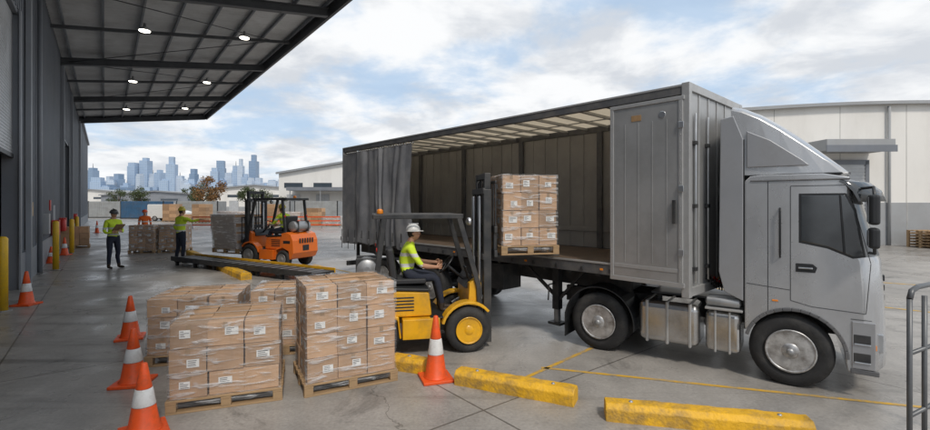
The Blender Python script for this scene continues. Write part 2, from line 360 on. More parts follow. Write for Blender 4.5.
        o.opt('stretch_wrap',wrap,bevel=0)
    o.done(.004)
    return o.e
stack('carton_pallet',(-1.51,5.69,0),R(28),3,3,4,1.03,.85,.27)
stack('carton_pallet',(-2.69,5.26,0),R(20),3,3,3,1.05,.92,.255)
stack('carton_pallet',(-3.80,6.62,0),R(15),3,3,3,1.08,.98,.25)
stack('carton_pallet',(-2.66,6.95,0),R(13),3,3,3,.95,.9,.26)
stack('carton_pallet',(-14.2,20.3,0),R(10),3,2,4,1.0,.9,.27)
stack('carton_pallet',(-13.1,20.6,0),R(10),3,2,4,1.0,.9,.27)
stack('carton_pallet',(-19.2,22.4,0),R(38),3,2,3,1.1,.9,.3,wrap=None,labels=False)
for (x,y,n) in((22.9,22.4,6),(24.4,22.6,5)):
    o=Obj('wooden_pallet_stack',(x,y,0),R(8))
    for k in range(n): pallet_parts(o,1.2,1.2,k*.142)
    o.done(0)

# ------------------------------------------------------------ wheels
def wheel(o,x,y,r,w,side=-1,rimm=None,truck=True,z=None,pre=''):
    z=r if z is None else z; s=side; rimm=rimm or M_rim
    rr=r*.59
    o.lathe(pre+'tyre',M_black,[(-w/2+.03,rr),(-w/2,r*.72),(-w/2+.012,r*.90),(-w/2+.05,r),(-w*.12,r+.001),(-w*.1,r-.014),(-w*.06,r-.014),(-w*.04,r+.001),(w*.04,r+.001),(w*.06,r-.014),(w*.1,r-.014),(w*.12,r+.001),(w/2-.05,r),(w/2-.012,r*.90),(w/2,r*.72),(w/2-.03,rr)],(x,y,z),'y',44)
    f=y+s*w/2
    if truck:
        dd=w*.30
        o.lathe(pre+'rim',rimm,[(0,rr*1.02),(s*.010,rr*1.02),(s*.010,rr*.94),(-s*dd*.55,rr*.86),(-s*dd,rr*.80),(-s*dd*.72,rr*.62),(-s*dd*.55,rr*.46),(-s*dd*.15,rr*.42),(s*.005,rr*.34),(s*.02,rr*.22),(s*.025,.005)],(x,f,z),'y',36)
        for k in range(10):
            t=2*math.pi*k/10; c=(x+math.cos(t)*rr*.54,f-s*dd*.66,z+math.sin(t)*rr*.54)
            o.lathe(pre+'wheel_nut',M_steel,[(0,rr*.05),(s*.03,rr*.045),(s*.035,rr*.02)],c,'y',6)
            t+=.314; c=(x+math.cos(t)*rr*.71,f-s*dd*.99,z+math.sin(t)*rr*.71); o.lathe(pre+'hand_hole',M_blk,[(0,rr*.092),(s*dd*.24,rr*.085)],c,'y',12)
        o.lathe(pre+'hub_cap',M_gal,[(s*.012,rr*.16),(s*.05,rr*.15),(s*.056,rr*.05)],(x,f,z),'y',14)
    else:
        o.lathe(pre+'rim',rimm,[(0,rr),(s*.012,rr),(s*.014,rr*.93),(-s*w*.2,rr*.82),(-s*w*.22,rr*.5),(-s*w*.02,rr*.42),(s*.01,rr*.2),(s*.015,.005)],(x,f,z),'y',32)
        for k in range(6):
            t=2*math.pi*k/6; c=(x+math.cos(t)*rr*.62,f-s*w*.21,z+math.sin(t)*rr*.62)
            o.lathe(pre+'wheel_nut',M_dark,[(0,rr*.07),(s*.03,rr*.065),(s*.035,rr*.02)],c,'y',6)
    for k in list(o.p):
        if k[0] in (pre+'tyre',pre+'rim',pre+'wheel_nut',pre+'hand_hole',pre+'hub_cap'): o.p[k][2]['bevel']=0

# ------------------------------------------------------------ semi trailer
M_roof=bpy.data.materials.new('translucent_roof_sheet')
def _r():
    n,l=nodes(M_roof); b=n['Principled BSDF']; o=n['Material Output']; b.inputs['Base Color'].default_value=(.82,.78,.68,1)
    t=n.new('ShaderNodeBsdfTranslucent'); t.inputs['Color'].default_value=(.86,.80,.70,1); mx=n.new('ShaderNodeMixShader'); mx.inputs[0].default_value=.62
    l.new(b.outputs[0],mx.inputs[1]); l.new(t.outputs[0],mx.inputs[2]); l.new(mx.outputs[0],o.inputs['Surface'])
_r()
def trailer():
    o=Obj('curtainside_semi_trailer',(2.76,5.66,0),math.atan2(-.736,.677))
    L=8.92; W=2.0; T=3.655
    o.box('deck_floor',M_floor,-L+.02,-.02,.03,W-.03,1.22,1.30)
    o.box('near_side_rail',M_rail,-L,0,0,.06,1.14,1.315)
    o.box('near_side_rail_lip',M_alu2,-L,-1.04,-.012,.0,1.29,1.318)
    o.box('far_side_rail',M_rail,-L,0,W-.06,W,1.14,1.315)
    for i in range(18): o.box('cross_member',M_dark,-L+.25+i*.49,-L+.31+i*.49,.062,W-.062,1.1,1.21)
    for i in range(17): o.box('lashing_hook',M_dark,-L+.5+i*.46,-L+.54+i*.46,-.02,-.001,1.17,1.23)
    for y in(.5,1.42): o.box('chassis_beam',M_dark,-L+.1,-1.0,y,y+.09,.84,1.1)
    o.box('near_top_rail',M_rail,-L,0,0,.07,T-.13,T)
    o.box('near_top_rail_edge',M_alu2,-L,-.0,-.008,.0,T-.03,T-.005)
    o.box('far_top_rail',M_rail,-L,0,W-.07,W,T-.13,T)
    o.box('roof_sheet',M_roof,-L+.02,-.05,.05,W-.05,T-.02,T-.008)
    for i in range(19):
        x=-L+.3+i*.46; o.box('roof_bow',M_alu2,x-.018,x+.018,.071,W-.071,T-.08,T-.03)
    o.box('roof_spine',M_alu2,-L+.05,-.06,W/2-.015,W/2+.015,T-.1,T-.082)
    o.box('far_wall',M_inwall,-L+.03,-.05,W-.055,W-.025,1.315,T-.13)
    for i in range(28):
        x=-L+.2+i*.315
        o.box('wall_rib',M_inwall,x-.013,x+.013,W-.072,W-.055,1.315,T-.13)
    for x in(-2.35,-4.3,-6.2,-8.0):
        o.box('wall_pillar',M_rail,x-.055,x+.055,W-.12,W-.072,1.315,T-.13)
    o.box('wall_rub_rail',M_inwall,-L+.03,-.06,W-.078,W-.0725,1.62,1.72)
    o.box('front_inner_wall',M_inwall,-.075,-.045,.06,W-.06,1.315,T-.13)
    # front bulkhead
    o.box('front_bulkhead',M_alu,-.044,0,.02,W-.02,1.0,T-.02)
    for y in(.0,W-.07): o.box('bulkhead_corner_post',M_alu2,-.06,.035,y-.012,y+.08,.98,T+.01)
    o.box('bulkhead_top_cap',M_alu2,-.05,.03,.07,W-.07,T-.09,T+.012)
    o.box('bulkhead_bottom_cap',M_alu2,-.04,.03,.07,W-.07,.99,1.1)
    for y in(.38,.7,1.02,1.34,1.66): o.box('bulkhead_seam',M_alu2,0,.012,y-.015,y+.015,1.1,T-.09)
    for y in(.2,.62):
        o.tube('bulkhead_rod',M_steel,[(.03,y,1.15),(.03,y,3.3)],.013)
        for z in(1.3,2.1,2.9): o.box('rod_bracket',M_dark,0,.045,y-.04,y+.04,z,z+.05)
    # near front side door panel (weathered aluminium)
    o.box('side_panel',M_alu,-1.0,-.05,-.02,.02,1.16,T-.2)
    o.box('side_panel_frame_top',M_alu2,-1.03,-.02,-.034,.02,T-.2,T-.15)
    o.box('side_panel_frame_base',M_alu2,-1.03,-.02,-.034,.02,1.1,1.16)
    for x in(-1.03,-.09): o.box('side_panel_frame',M_alu2,x,x+.05,-.032,.02,1.16,T-.2)
    for i in range(4):
        x=-.82+i*.19; o.box('panel_corrugation',M_alu,x,x+.014,-.0245,-.02,1.36,T-.42)
    o.box('panel_band',M_alu2,-.97,-.1,-.026,-.02,1.28,1.33)
    for i in range(22):
        z=1.22+i*.1
        for x in(-1.005,-.065): o.lathe('rivet',M_steel,[(0,.008),(-.004,.006)],(x,-.032,z),'y',6)
    o.lathe('round_badge',M_steel,[(0,.05),(-.008,.045)],(-.3,-.02,3.3),'y',20)
    o.box('oval_badge',M_tape,-.72,-.58,-.026,-.0205,3.26,3.34)
    o.box('latch',M_dark,-.16,-.12,-.06,-.032,1.9,2.2)
    for z in(1.5,2.3,3.1): o.box('hinge',M_steel,-.09,-.02,-.05,-.034,z,z+.08)
    # rear frame and gathered curtain
    for y in(0,W-.08): o.box('rear_post',M_alu2,-L-.03,-L+.06,y,y+.08,1.1,T)
    o.box('rear_door',M_alu,-L-.03,-L,.08,W-.08,1.15,T-.05)
    b=o.bm('gathered_curtain',M_curt)
    nx=190; nzz=18; g=[]
    x0,x1=-L+.05,-5.72
    for i in range(nx+1):
        u=i/nx; x=x0+(x1-x0)*u; col=[]
        amp=0.006 if u<.25 else .12*(.6+.4*math.sin(u*23))
        ph=u*46+2.6*math.sin(u*9)+1.5*math.sin(u*31)
        for k in range(nzz+1):
            v=k/nzz; z=1.12+(T-.2-1.12)*v+(.05+.03*math.sin(u*40) if k==0 and u>.25 else 0)
            sp=(1-v)
            xx=x+ (.1*sp*math.sin(u*14)*(u>.25)) + (.45*math.sin(v*3.14)*-.5*(u-.5) if u>.5 else 0)
            y=-.02-amp*(.55+.45*math.sin(ph+1.1*math.sin(v*3+u*8)))*(.8+.4*sp)+mnoise.noise(Vector((u*20,v*3,0)))*.03*(amp>.01)
            col.append(b.verts.new((xx,y,z)))
        g.append(col)
    for i in range(nx):
        for k in range(nzz):
            f=b.faces.new([g[i][k],g[i+1][k],g[i+1][k+1],g[i][k+1]]); f.smooth=True
    o.opt('gathered_curtain',M_curt,bevel=0)
    for i in range(9):
        x=-8.7+i*.34; o.box('curtain_strap',M_dark,x,x+.03,-.16,-.155,1.0,1.5); o.box('strap_buckle',M_steel,x-.01,x+.04,-.18,-.16,1.2,1.3)
    for i in range(30): o.lathe('curtain_roller',M_steel,[(-.02,.02),(.02,.02)],(-8.6+i*.1,-.03,T-.18),'y',8)
    # landing legs
    for y in(.3,1.58):
        o.box('landing_leg',M_dark,-2.27,-2.15,y,y+.12,.42,1.14); o.box('landing_leg_inner',M_gal,-2.25,-2.17,y+.02,y+.1,.2,.44); o.box('landing_foot',M_dark,-2.33,-2.09,y-.04,y+.16,.17,.21)
        o.beam('leg_brace',M_dark,(-2.2,y+.06,.6),(-2.9,y+.06,1.1),.05)
        o.beam('leg_brace',M_dark,(-2.2,y+.06,.55),(-1.7,y+.06,1.1),.045)
    o.box('leg_cross_tube',M_dark,-2.24,-2.18,.42,1.58,.62,.68)
    o.tube('crank_handle',M_dark,[(-2.2,.28,.85),(-2.2,.12,.85),(-2.2,.1,.6)],.014)
    o.box('tool_box',M_dark,-4.2,-3.2,.12,.6,.62,1.08)
    o.lathe('air_tank',M_dark,[(-.5,.02),(-.48,.13),(.48,.13),(.5,.02)],(-3.4,1.0,.9),'x',18)
    for x in(-5.2,-6.1,-7.0):
        for y,s in((.2,-1),(W-.2,1)): wheel(o,x,y,.42,.3,s,pre='trailer_')
        o.lathe('axle',M_dark,[(-.85,.07),(.85,.07)],(x,W/2,.42),'y',12)
        o.box('mudguard',M_blk,x-.4,x+.4,.03,.38,.92,.94)
    for x in(-1.2,-2.6,-4.4,-6.4,-8.4): o.box('marker_lamp',M_amb,x,x+.05,-.02,-.0125,1.2,1.23)
    o.box('rear_bumper',M_dark,-L,-L+.08,.1,W-.1,.5,.62)
    for y in(.4,1.5): o.box('bumper_strut',M_dark,-L+.0,-L+.06,y,y+.08,.62,1.1)
    o.done(.005)
trailer()

# ------------------------------------------------------------ tractor unit
def tractor():
    o=Obj('silver_truck_tractor',(1.95,6.68,0),R(-35.5))
    W=1.98
    r=.42; fx=2.30
    for y in(.15,.47): wheel(o,0,y,r,.27,-1,pre='drive_')
    for y in(W-.15,W-.47): wheel(o,0,y,r,.27,1,pre='drive_')
    wheel(o,fx,.15,r,.28,-1,pre='steer_'); wheel(o,fx,W-.15,r,.28,1,pre='steer_')
    o.lathe('drive_axle',M_dark,[(-.7,.09),(-.2,.1),(-.15,.2),(.15,.2),(.2,.1),(.7,.09)],(0,W/2,r),'y',18)
    for y in(.62,W-.72): o.box('chassis_rail',M_dark,-.75,3.0,y,y+.09,.55,.8)
    for x in(-.7,.6,1.2,1.7): o.box('chassis_cross',M_dark,x,x+.08,.71,W-.72,.58,.76)
    o.lathe('fifth_wheel',M_dark,[(0,.4),(.05,.42),(.09,.38)],(.05,W/2,.95),'z',28); o.box('fifth_wheel_stand',M_dark,-.2,.3,.75,W-.75,.8,.95)
    for (y0,y1) in((.0,.6),(W-.6,W)):
        b=o.bm('rear_mudguard',M_blk); R0=.5; prev=None
        for k in range(21):
            t=R(-8+196*k/20); x,z=math.cos(t),math.sin(t); cur=[b.verts.new((x*q,yy,r+z*q)) for q in(R0,R0+.02) for yy in(y0,y1)]
            if prev:
                for a_,c_ in((0,1),(1,3),(3,2),(2,0)): b.faces.new([prev[a_],prev[c_],cur[c_],cur[a_]])
            else: b.faces.new([cur[0],cur[1],cur[3],cur[2]])
            prev=cur
        b.faces.new([prev[0],prev[1],prev[3],prev[2]])
    o.box('mud_flap',M_blk,-.53,-.515,.02,.58,.12,.5)
    for y0,y1 in((.03,.55),(W-.55,W-.03)):
        o.box('fuel_tank',M_tank,.56,1.33,y0,y1,.26,.82); 
        for x in(.66,.92,1.2): o.box('tank_strap',M_alu2,x,x+.04,y0-.008,y1+.008,.252,.83)
        o.box('side_tank',M_tank,1.40,1.80,y0,y1,.26,.78)
        for x in(1.5,1.66): o.box('tank_strap',M_alu2,x,x+.03,y0-.008,y1+.008,.252,.79)
    o.opt('fuel_tank',M_tank,bevel=.09,seg=5); o.opt('side_tank',M_tank,bevel=.07,seg=4); o.opt('tank_strap',M_alu2,bevel=.09,seg=5)
    o.lathe('tank_cap',M_blk,[(.82,.05),(.86,.045)],(.78,.3,0),'z',14)
    o.box('side_step_plate',M_alu2,1.40,1.82,.0,.2,.80,.83)
    for y0 in(.08,.24): o.lathe('air_cylinder',M_gal,[(-.2,.02),(-.18,.06),(.18,.06),(.2,.02)],(1.6,y0,.9),'x',14)
    o.box('catwalk',M_gal,.6,1.7,.62,W-.62,.82,.85)
    # cab shell : loft of side profile across the width
    arch=[]
    for k in range(15):
        t=R(158-158*k/14); arch.append((fx+.03+.465*math.cos(t),.43+.465*math.sin(t)))
    prof=[(1.84,2.43),(1.84,.62)]+arch+[(2.815,.30),(3.14,.27),(3.20,.34),(3.21,.56),(3.20,.84),(3.19,1.15),(3.165,1.52),(3.14,1.57),(3.02,2.05),(2.93,2.36),(2.85,2.45),(2.6,2.5),(2.0,2.5),(1.9,2.49)]
    iw0=prof.index((3.14,1.57)); iw1=prof.index((2.93,2.36))
    ys=[0,.015,.05,.11,.2,.35,.6,.99,1.38,1.63,1.78,1.87,1.93,1.965,1.98]
    def sec(y):
        yn=abs(y-W/2)/(W/2); c=yn**7*.20+yn**2*.05; out=[]
        for x,z in prof:
            xx=x
            if x>2.84: xx=x-c*min(1,(x-2.84)/.2)
            out.append((xx,z))
        return out
    b=o.bm('cab_shell',M_silver); rings=[[b.verts.new((x,y,z)) for x,z in sec(y)] for y in ys]; n=len(prof)
    for i in range(len(ys)-1):
        for k in range(n):
            k2=(k+1)%n
            f=b.faces.new([rings[i][k],rings[i][k2],rings[i+1][k2],rings[i+1][k]])
            if k>=17: f.smooth=True
    b.faces.new(rings[0]); b.faces.new(rings[-1][::-1]); o.opt('cab_shell',M_silver,bevel=.022,seg=3)
    gb=o.bm('windscreen',M_glass); gl=[]
    yy=[.05,.11,.2,.35,.6,.99,1.38,1.63,1.78,1.87,1.93]
    for y in yy:
        s=sec(y); col=[]
        for k in range(iw0,iw1+1):
            x,z=s[k]; yn=(y-W/2)/(W/2); col.append(gb.verts.new((x+.012,y+.008*(1 if yn>0 else -1)*abs(yn)**6,z)))
        gl.append(col)
    for i in range(len(yy)-1):
        for k in range(len(gl[0])-1): f=gb.faces.new([gl[i][k],gl[i+1][k],gl[i+1][k+1],gl[i][k+1]]); f.smooth=True
    o.opt('windscreen',M_glass,bevel=0)
    for i in range(6): o.box('grille_slat',M_blk,3.145,3.175,.42,W-.42,.72+i*.11,.79+i*.11)
    for y0 in(.12,W-.38): o.box('headlamp',M_steel,3.02,3.13,y0,y0+.26,.52,.72)
    o.box('corner_lamp',M_amb,2.99,3.06,-.006,.03,.56,.62)
    for sgn,y in((-1,0),(1,W)):
        lo=lambda e0,e1:(min(y+sgn*e0,y+sgn*e1),max(y+sgn*e0,y+sgn*e1))
        def side(part,m,pts,e0,e1):
            o.poly(part,m,pts,y+sgn*e0,y+sgn*e1)
        side('side_window',M_glass,[(2.40,2.25),(2.40,1.72),(2.64,1.67),(2.86,1.57),(2.945,1.59),(2.87,2.08),(2.79,2.25)],-.004,.006)
        side('window_gasket',M_blk,[(2.378,2.272),(2.378,1.70),(2.64,1.645),(2.86,1.545),(2.97,1.568),(2.89,2.09),(2.803,2.272)],-.006,.003)
        side('quarter_divider',M_blk,[(2.74,2.25),(2.76,2.25),(2.80,1.60),(2.775,1.61)],.0,.010)
        for a_,c_ in(((2.30,2.36),(2.30,1.02)),((2.30,2.36),(2.82,2.36)),((2.82,2.36),(3.01,1.5)),((3.01,1.5),(2.97,.95)),((2.30,1.02),(2.5,.97)),((2.5,.97),(2.97,.95)),((2.08,2.44),(2.08,.86)),((1.86,1.18),(2.295,1.14)),((2.84,.88),(3.02,.88))):
            o.beam('door_seam',M_blk,(a_[0],y+sgn*.001,a_[1]),(c_[0],y+sgn*.001,c_[1]),.007,.007)
        o.beam('drip_rail',M_trim,(1.9,y+sgn*.006,2.43),(2.84,y+sgn*.006,2.43),.014,.02)
        side('door_handle_recess',M_blk,[(2.35,1.46),(2.35,1.36),(2.53,1.36),(2.55,1.42),(2.51,1.46)],.0,.006)
        o.box('door_handle',M_steel,2.37,2.51,*lo(0,.03),1.40,1.42)
        for xg in(2.2,): o.tube('grab_handle',M_blk,[(xg,y,2.1),(xg,y+sgn*.05,2.07),(xg,y+sgn*.05,1.55),(xg,y,1.52)],.012)
        prev=None
        for k in range(17):
            t=R(165-165*k/16); p=(fx+.03+.485*math.cos(t),y+sgn*.004,.43+.485*math.sin(t))
            if prev: o.beam('arch_trim',M_trim,prev,p,.04,.035,up=(0,1,0))
            prev=p
        o.box('sill_trim',M_trim,2.84,3.08,*lo(-.02,.012),.285,.34)
        o.box('step_box',M_silver2,2.85,3.05,*lo(-.02,.015),.345,.86)
        for z in(.42,.62): o.box('step_recess',M_dark,2.865,3.01,*lo(.005,.019),z,z+.1); o.box('step_tread',M_steel,2.865,3.01,*lo(.005,.03),z-.015,z+.005)
        mx=3.0; ym=y+sgn*.17
        o.tube('mirror_arm',M_blk,[(2.93,y-sgn*.01,2.32),(3.02,y+sgn*.1,2.33),(mx+.02,ym,2.24)],.016)
        o.tube('mirror_arm',M_blk,[(3.0,y-sgn*.01,1.62),(3.03,y+sgn*.1,1.62),(mx+.02,ym,1.70)],.016)
        o.box('mirror_housing',M_blk,mx-.03,mx+.06,ym-.09,ym+.09,1.93,2.25); o.box('mirror_housing',M_blk,mx-.03,mx+.06,ym-.085,ym+.085,1.68,1.90)
        o.box('mirror_glass',M_steel,mx-.036,mx-.031,ym-.07,ym+.07,1.96,2.22); o.box('mirror_glass',M_steel,mx-.036,mx-.031,ym-.065,ym+.065,1.71,1.87)
        o.poly('side_collar',M_silver2,[(1.825,.95),(1.825,2.95),(1.72,3.25),(1.58,3.22),(1.56,1.3),(1.62,1.05)],y+(.0 if sgn<0 else -.035),y+(.035 if sgn<0 else .0))
        o.box('collar_gap',M_blk,1.826,1.838,y+(.01 if sgn<0 else -.06),y+(.06 if sgn<0 else -.01),.9,2.95)
        o.box('marker',M_amb,2.12,2.18,*lo(0,.008),.99,1.01)
    o.opt('mirror_housing',M_blk,bevel=.03,seg=3)
    o.box('cab_rear_lower',M_dark,1.78,1.838,.2,W-.2,.7,2.3)
    # roof deflector
    dp=[(2.88,2.49),(2.80,2.58),(2.64,2.74),(2.44,2.93),(2.22,3.12),(2.02,3.27),(1.84,3.37),(1.72,3.41)]
    b=o.bm('roof_deflector',M_silver); ny=[-1,-.985,-.94,-.86,-.72,-.4,0,.4,.72,.86,.94,.985,1]; rg=[]
    for x,z in dp:
        h=z-2.48; ring=[]
        for q in ny:
            wy=(W/2-.03-.05*(x-1.72)); zz=z-(abs(q)**10)*.10*min(1,h/.3) if abs(q)<1 else 2.505
            ring.append(b.verts.new((x-.03*abs(q)**4,W/2+q*wy,zz)))
        rg.append(ring)
    for i in range(len(rg)-1):
        for k in range(len(ny)-1): f=b.faces.new([rg[i][k],rg[i][k+1],rg[i+1][k+1],rg[i+1][k]]); f.smooth=(0<k<len(ny)-2)
    b.faces.new(rg[-1]); 
    o.opt('roof_deflector',M_silver,bevel=0)
    o.box('deflector_shadow_gap',M_blk,1.8,2.78,.05,W-.05,2.49,2.51)
    o.poly('deflector_side_recess',M_silver2,[(1.86,2.60),(1.86,3.05),(2.1,2.92),(2.42,2.66),(2.48,2.60)],.018,.034)
    # sun visor
    b=o.bm('sun_visor',M_glass); rg=[]
    for y in[-.02,.03,.12,.3,.6,.99,1.38,1.68,1.86,1.95,2.0]:
        yn=abs(y-W/2)/(W/2); c=yn**6*.22
        rg.append([b.verts.new(p) for p in((2.95-c*.8,y,2.42),(3.06-c,y,2.39),(3.16-c*1.1,y,2.30),(3.20-c*1.1,y,2.18),(3.18-c*1.1,y,2.18),(3.13-c*1.1,y,2.29),(3.04-c,y,2.37),(2.94-c*.8,y,2.40))])
    for i in range(len(rg)-1):
        for k in range(8): f=b.faces.new([rg[i][k],rg[i][(k+1)%8],rg[i+1][(k+1)%8],rg[i+1][k]]); f.smooth=True
    b.faces.new(rg[0]); b.faces.new(rg[-1]); o.opt('sun_visor',M_glass,bevel=0)
    for q,(m,y) in enumerate(((M_blk,.8),(M_red,1.0),(M_yel,1.15))):
        pts=[]
        for k in range(90):
            u=k/89; pts.append((1.78-.4*u,y-.55*u+.045*math.cos(k*1.05),1.2-.18*math.sin(u*3.14)+.045*math.sin(k*1.05)))
        o.tube('air_line_coil',m,pts,.009,6); o.opt('air_line_coil',m,bevel=0)
    o.tube('exhaust_stack',M_steel,[(1.72,.95,.9),(1.72,.95,2.6)],.05,14)
    o.done(.008)
tractor()

# ------------------------------------------------------------ people
def skin_body(name,parent,joints,edges,fingers,matfn,mats,sub=2):
    me=bpy.data.meshes.new(name); keys=list(joints); idx={k:i for i,k in enumerate(keys)}
    V=[joints[k][0] for k in keys]; Rr=[joints[k][1] for k in keys]; E=[(idx[a],idx[b]) for a,b in edges]; roots=[0]
    for ch in fingers:
        st=len(V); roots.append(st)
        for p,r in ch: V.append(p); Rr.append(r)
        for i in range(len(ch)-1): E.append((st+i,st+i+1))
    me.from_pydata([tuple(v) for v in V],E,[])
    ob=bpy.data.objects.new(name+'_tmp',me); COL.objects.link(ob)
    md=ob.modifiers.new('skin','SKIN'); 
    for i,sv in enumerate(me.skin_vertices[0].data):
        r=Rr[i]; sv.radius=(r,r) if not isinstance(r,tuple) else r; sv.use_root=i in roots
    md.use_smooth_shade=True; s=ob.modifiers.new('s','SUBSURF'); s.levels=sub; s.render_levels=sub
    dg=bpy.context.evaluated_depsgraph_get(); ev=ob.evaluated_get(dg); nm=bpy.data.meshes.new_from_object(ev)
    bpy.data.objects.remove(ob)
    for m in mats: nm.materials.append(m)
    segs=[(Vector(joints[a][0]),Vector(joints[b][0]),a,b) for a,b in edges]
    for ch in fingers: segs.append((Vector(ch[0][0]),Vector(ch[-1][0]),'finger','finger'))
    for f in nm.polygons:
        c=f.center; best=None
        for a,b,ka,kb in segs:
            d=b-a; t=max(0,min(1,(c-a).dot(d)/max(1e-9,d.length_squared))); dd=(c-a-d*t).length
            if best is None or dd<best[0]: best=(dd,ka,kb)
        f.material_index=matfn(best[1],best[2],c); f.use_smooth=True
    o2=bpy.data.objects.new(name,nm); COL.objects.link(o2); o2.parent=parent; return o2
def head(parent,c,yaw,hat,pitch=0,s=1.0):
    """c = head centre, face towards +x rotated by yaw"""
    bm=bmesh.new(); bmesh.ops.create_uvsphere(bm,u_segments=28,v_segments=22,radius=1)
    for v in bm.verts:
        x,y,z=v.co
        w=1-.30*max(0,-z)**1.3
        fx=.098; 
        X=x*fx*w+(.012 if x>0 and z<-.3 else 0); Y=y*.076*w; Z=z*.122
        if x>.6:
            d=math.exp(-((y/.16)**2+((z+.12)/.22)**2)); X+=.024*d
            d=math.exp(-((y/.30)**2+((z+.46)/.10)**2)); X+=.007*d
            for sy in(-1,1):
                d=math.exp(-(((y-sy*.34)/.17)**2+((z-.06)/.12)**2)); X-=.012*d
            d=math.exp(-((z-.24)/.1)**2); X+=.004*d
            d=math.exp(-((y/.3)**2+((z+.78)/.2)**2)); X+=.012*d
        v.co=(X,Y,Z)
    for f in bm.faces:
        f.smooth=True
        c0=f.calc_center_median(); f.material_index=1 if (c0.x<-.005 and c0.z>-.05-.0) or c0.z>.07 else 0
        if c0.x<-.045 and c0.z>-.085: f.material_index=1
        if c0.x>.085 and abs(c0.y)<.026 and -.062<c0.z<-.052: f.material_index=2
    M=Matrix.Translation(Vector(c))@Matrix.Rotation(yaw,4,'Z')@Matrix.Rotation(pitch,4,'Y')@Matrix.Scale(s,4)
    me=bpy.data.meshes.new('head'); bm.to_mesh(me)
    lip=mat('lips',(.38,.14,.11),.5); ob=add_mesh('head',me,parent,[M_skin,M_hair,lip]); ob.matrix_local=M
    o=Obj('helmet_grp'); e=o.e
    for sy in(-1,1):
        o.lathe('ear',M_skin,[(-.008,.012),(0,.026),(.008,.02)],(-.005,sy*.077,-.005),'y',10)
        o.lathe('eye',M_label,[(-.009,.004),(0,.012),(.006,.010)],(.082,sy*.027,.007),'x',10)
        o.lathe('pupil',M_hair,[(.0062,.005),(.0075,.004)],(.082,sy*.027,.007),'x',8)
        o.box('eyebrow',M_hair,.090,.097,sy*.027-.017,sy*.027+.017,.024,.031)
    if hat:
        o.lathe('helmet_shell',hat,[(.035,.112),(.07,.110),(.10,.098),(.13,.072),(.148,.04),(.153,.006)],(-.005,0,0),'z',28)
        o.lathe('helmet_brim',hat,[(.028,.120),(.034,.124),(.042,.112)],(.0,0,0),'z',28)
        o.box('helmet_peak',hat,.09,.155,-.06,.06,.03,.038); o.box('helmet_ridge',hat,-.08,.08,-.012,.012,.14,.158)
        o.opt('helmet_peak',hat,bevel=.015)
    o.done(.002)
    for ch in list(e.children): ch.parent=parent; ch.matrix_local=M
    bpy.data.objects.remove(e)
def hand_chains(w,d,palmn,s=1,curl=.5,side=1):
    w=Vector(w); d=Vector(d).normalized(); n=Vector(palmn).normalized(); t=d.cross(n).normalized()*side; out=[]
    for i,(off,L) in enumerate(((-.030,.068),(-.010,.078),(.010,.074),(.029,.058))):
        p=w+d*.072*s+t*off*s; ch=[(w+d*.04*s+t*off*.7*s,.0105*s),(p,.0105*s)]; a=curl*.55
        for q in range(3):
            dr=d*math.cos(a)+n*math.sin(a); p=p+dr*L*s/2.7; ch.append((p,(.0095-.001*q)*s)); a+=curl*.75
        out.append(ch)
    p=w+d*.02*s-t*.026*s; ch=[(w+d*.015*s-t*.01*s,.013*s),(p,.012*s)]
    p=p+(d*.6-t*.55+n*.3).normalized()*.036*s; ch.append((p,.0105*s)); p=p+(d*.85-t*.05+n*.5).normalized()*.03*s; ch.append((p,.009*s)); out.append(ch)
    return out
HV_Y=(.62,.80,.04); REF=(.62,.62,.60)
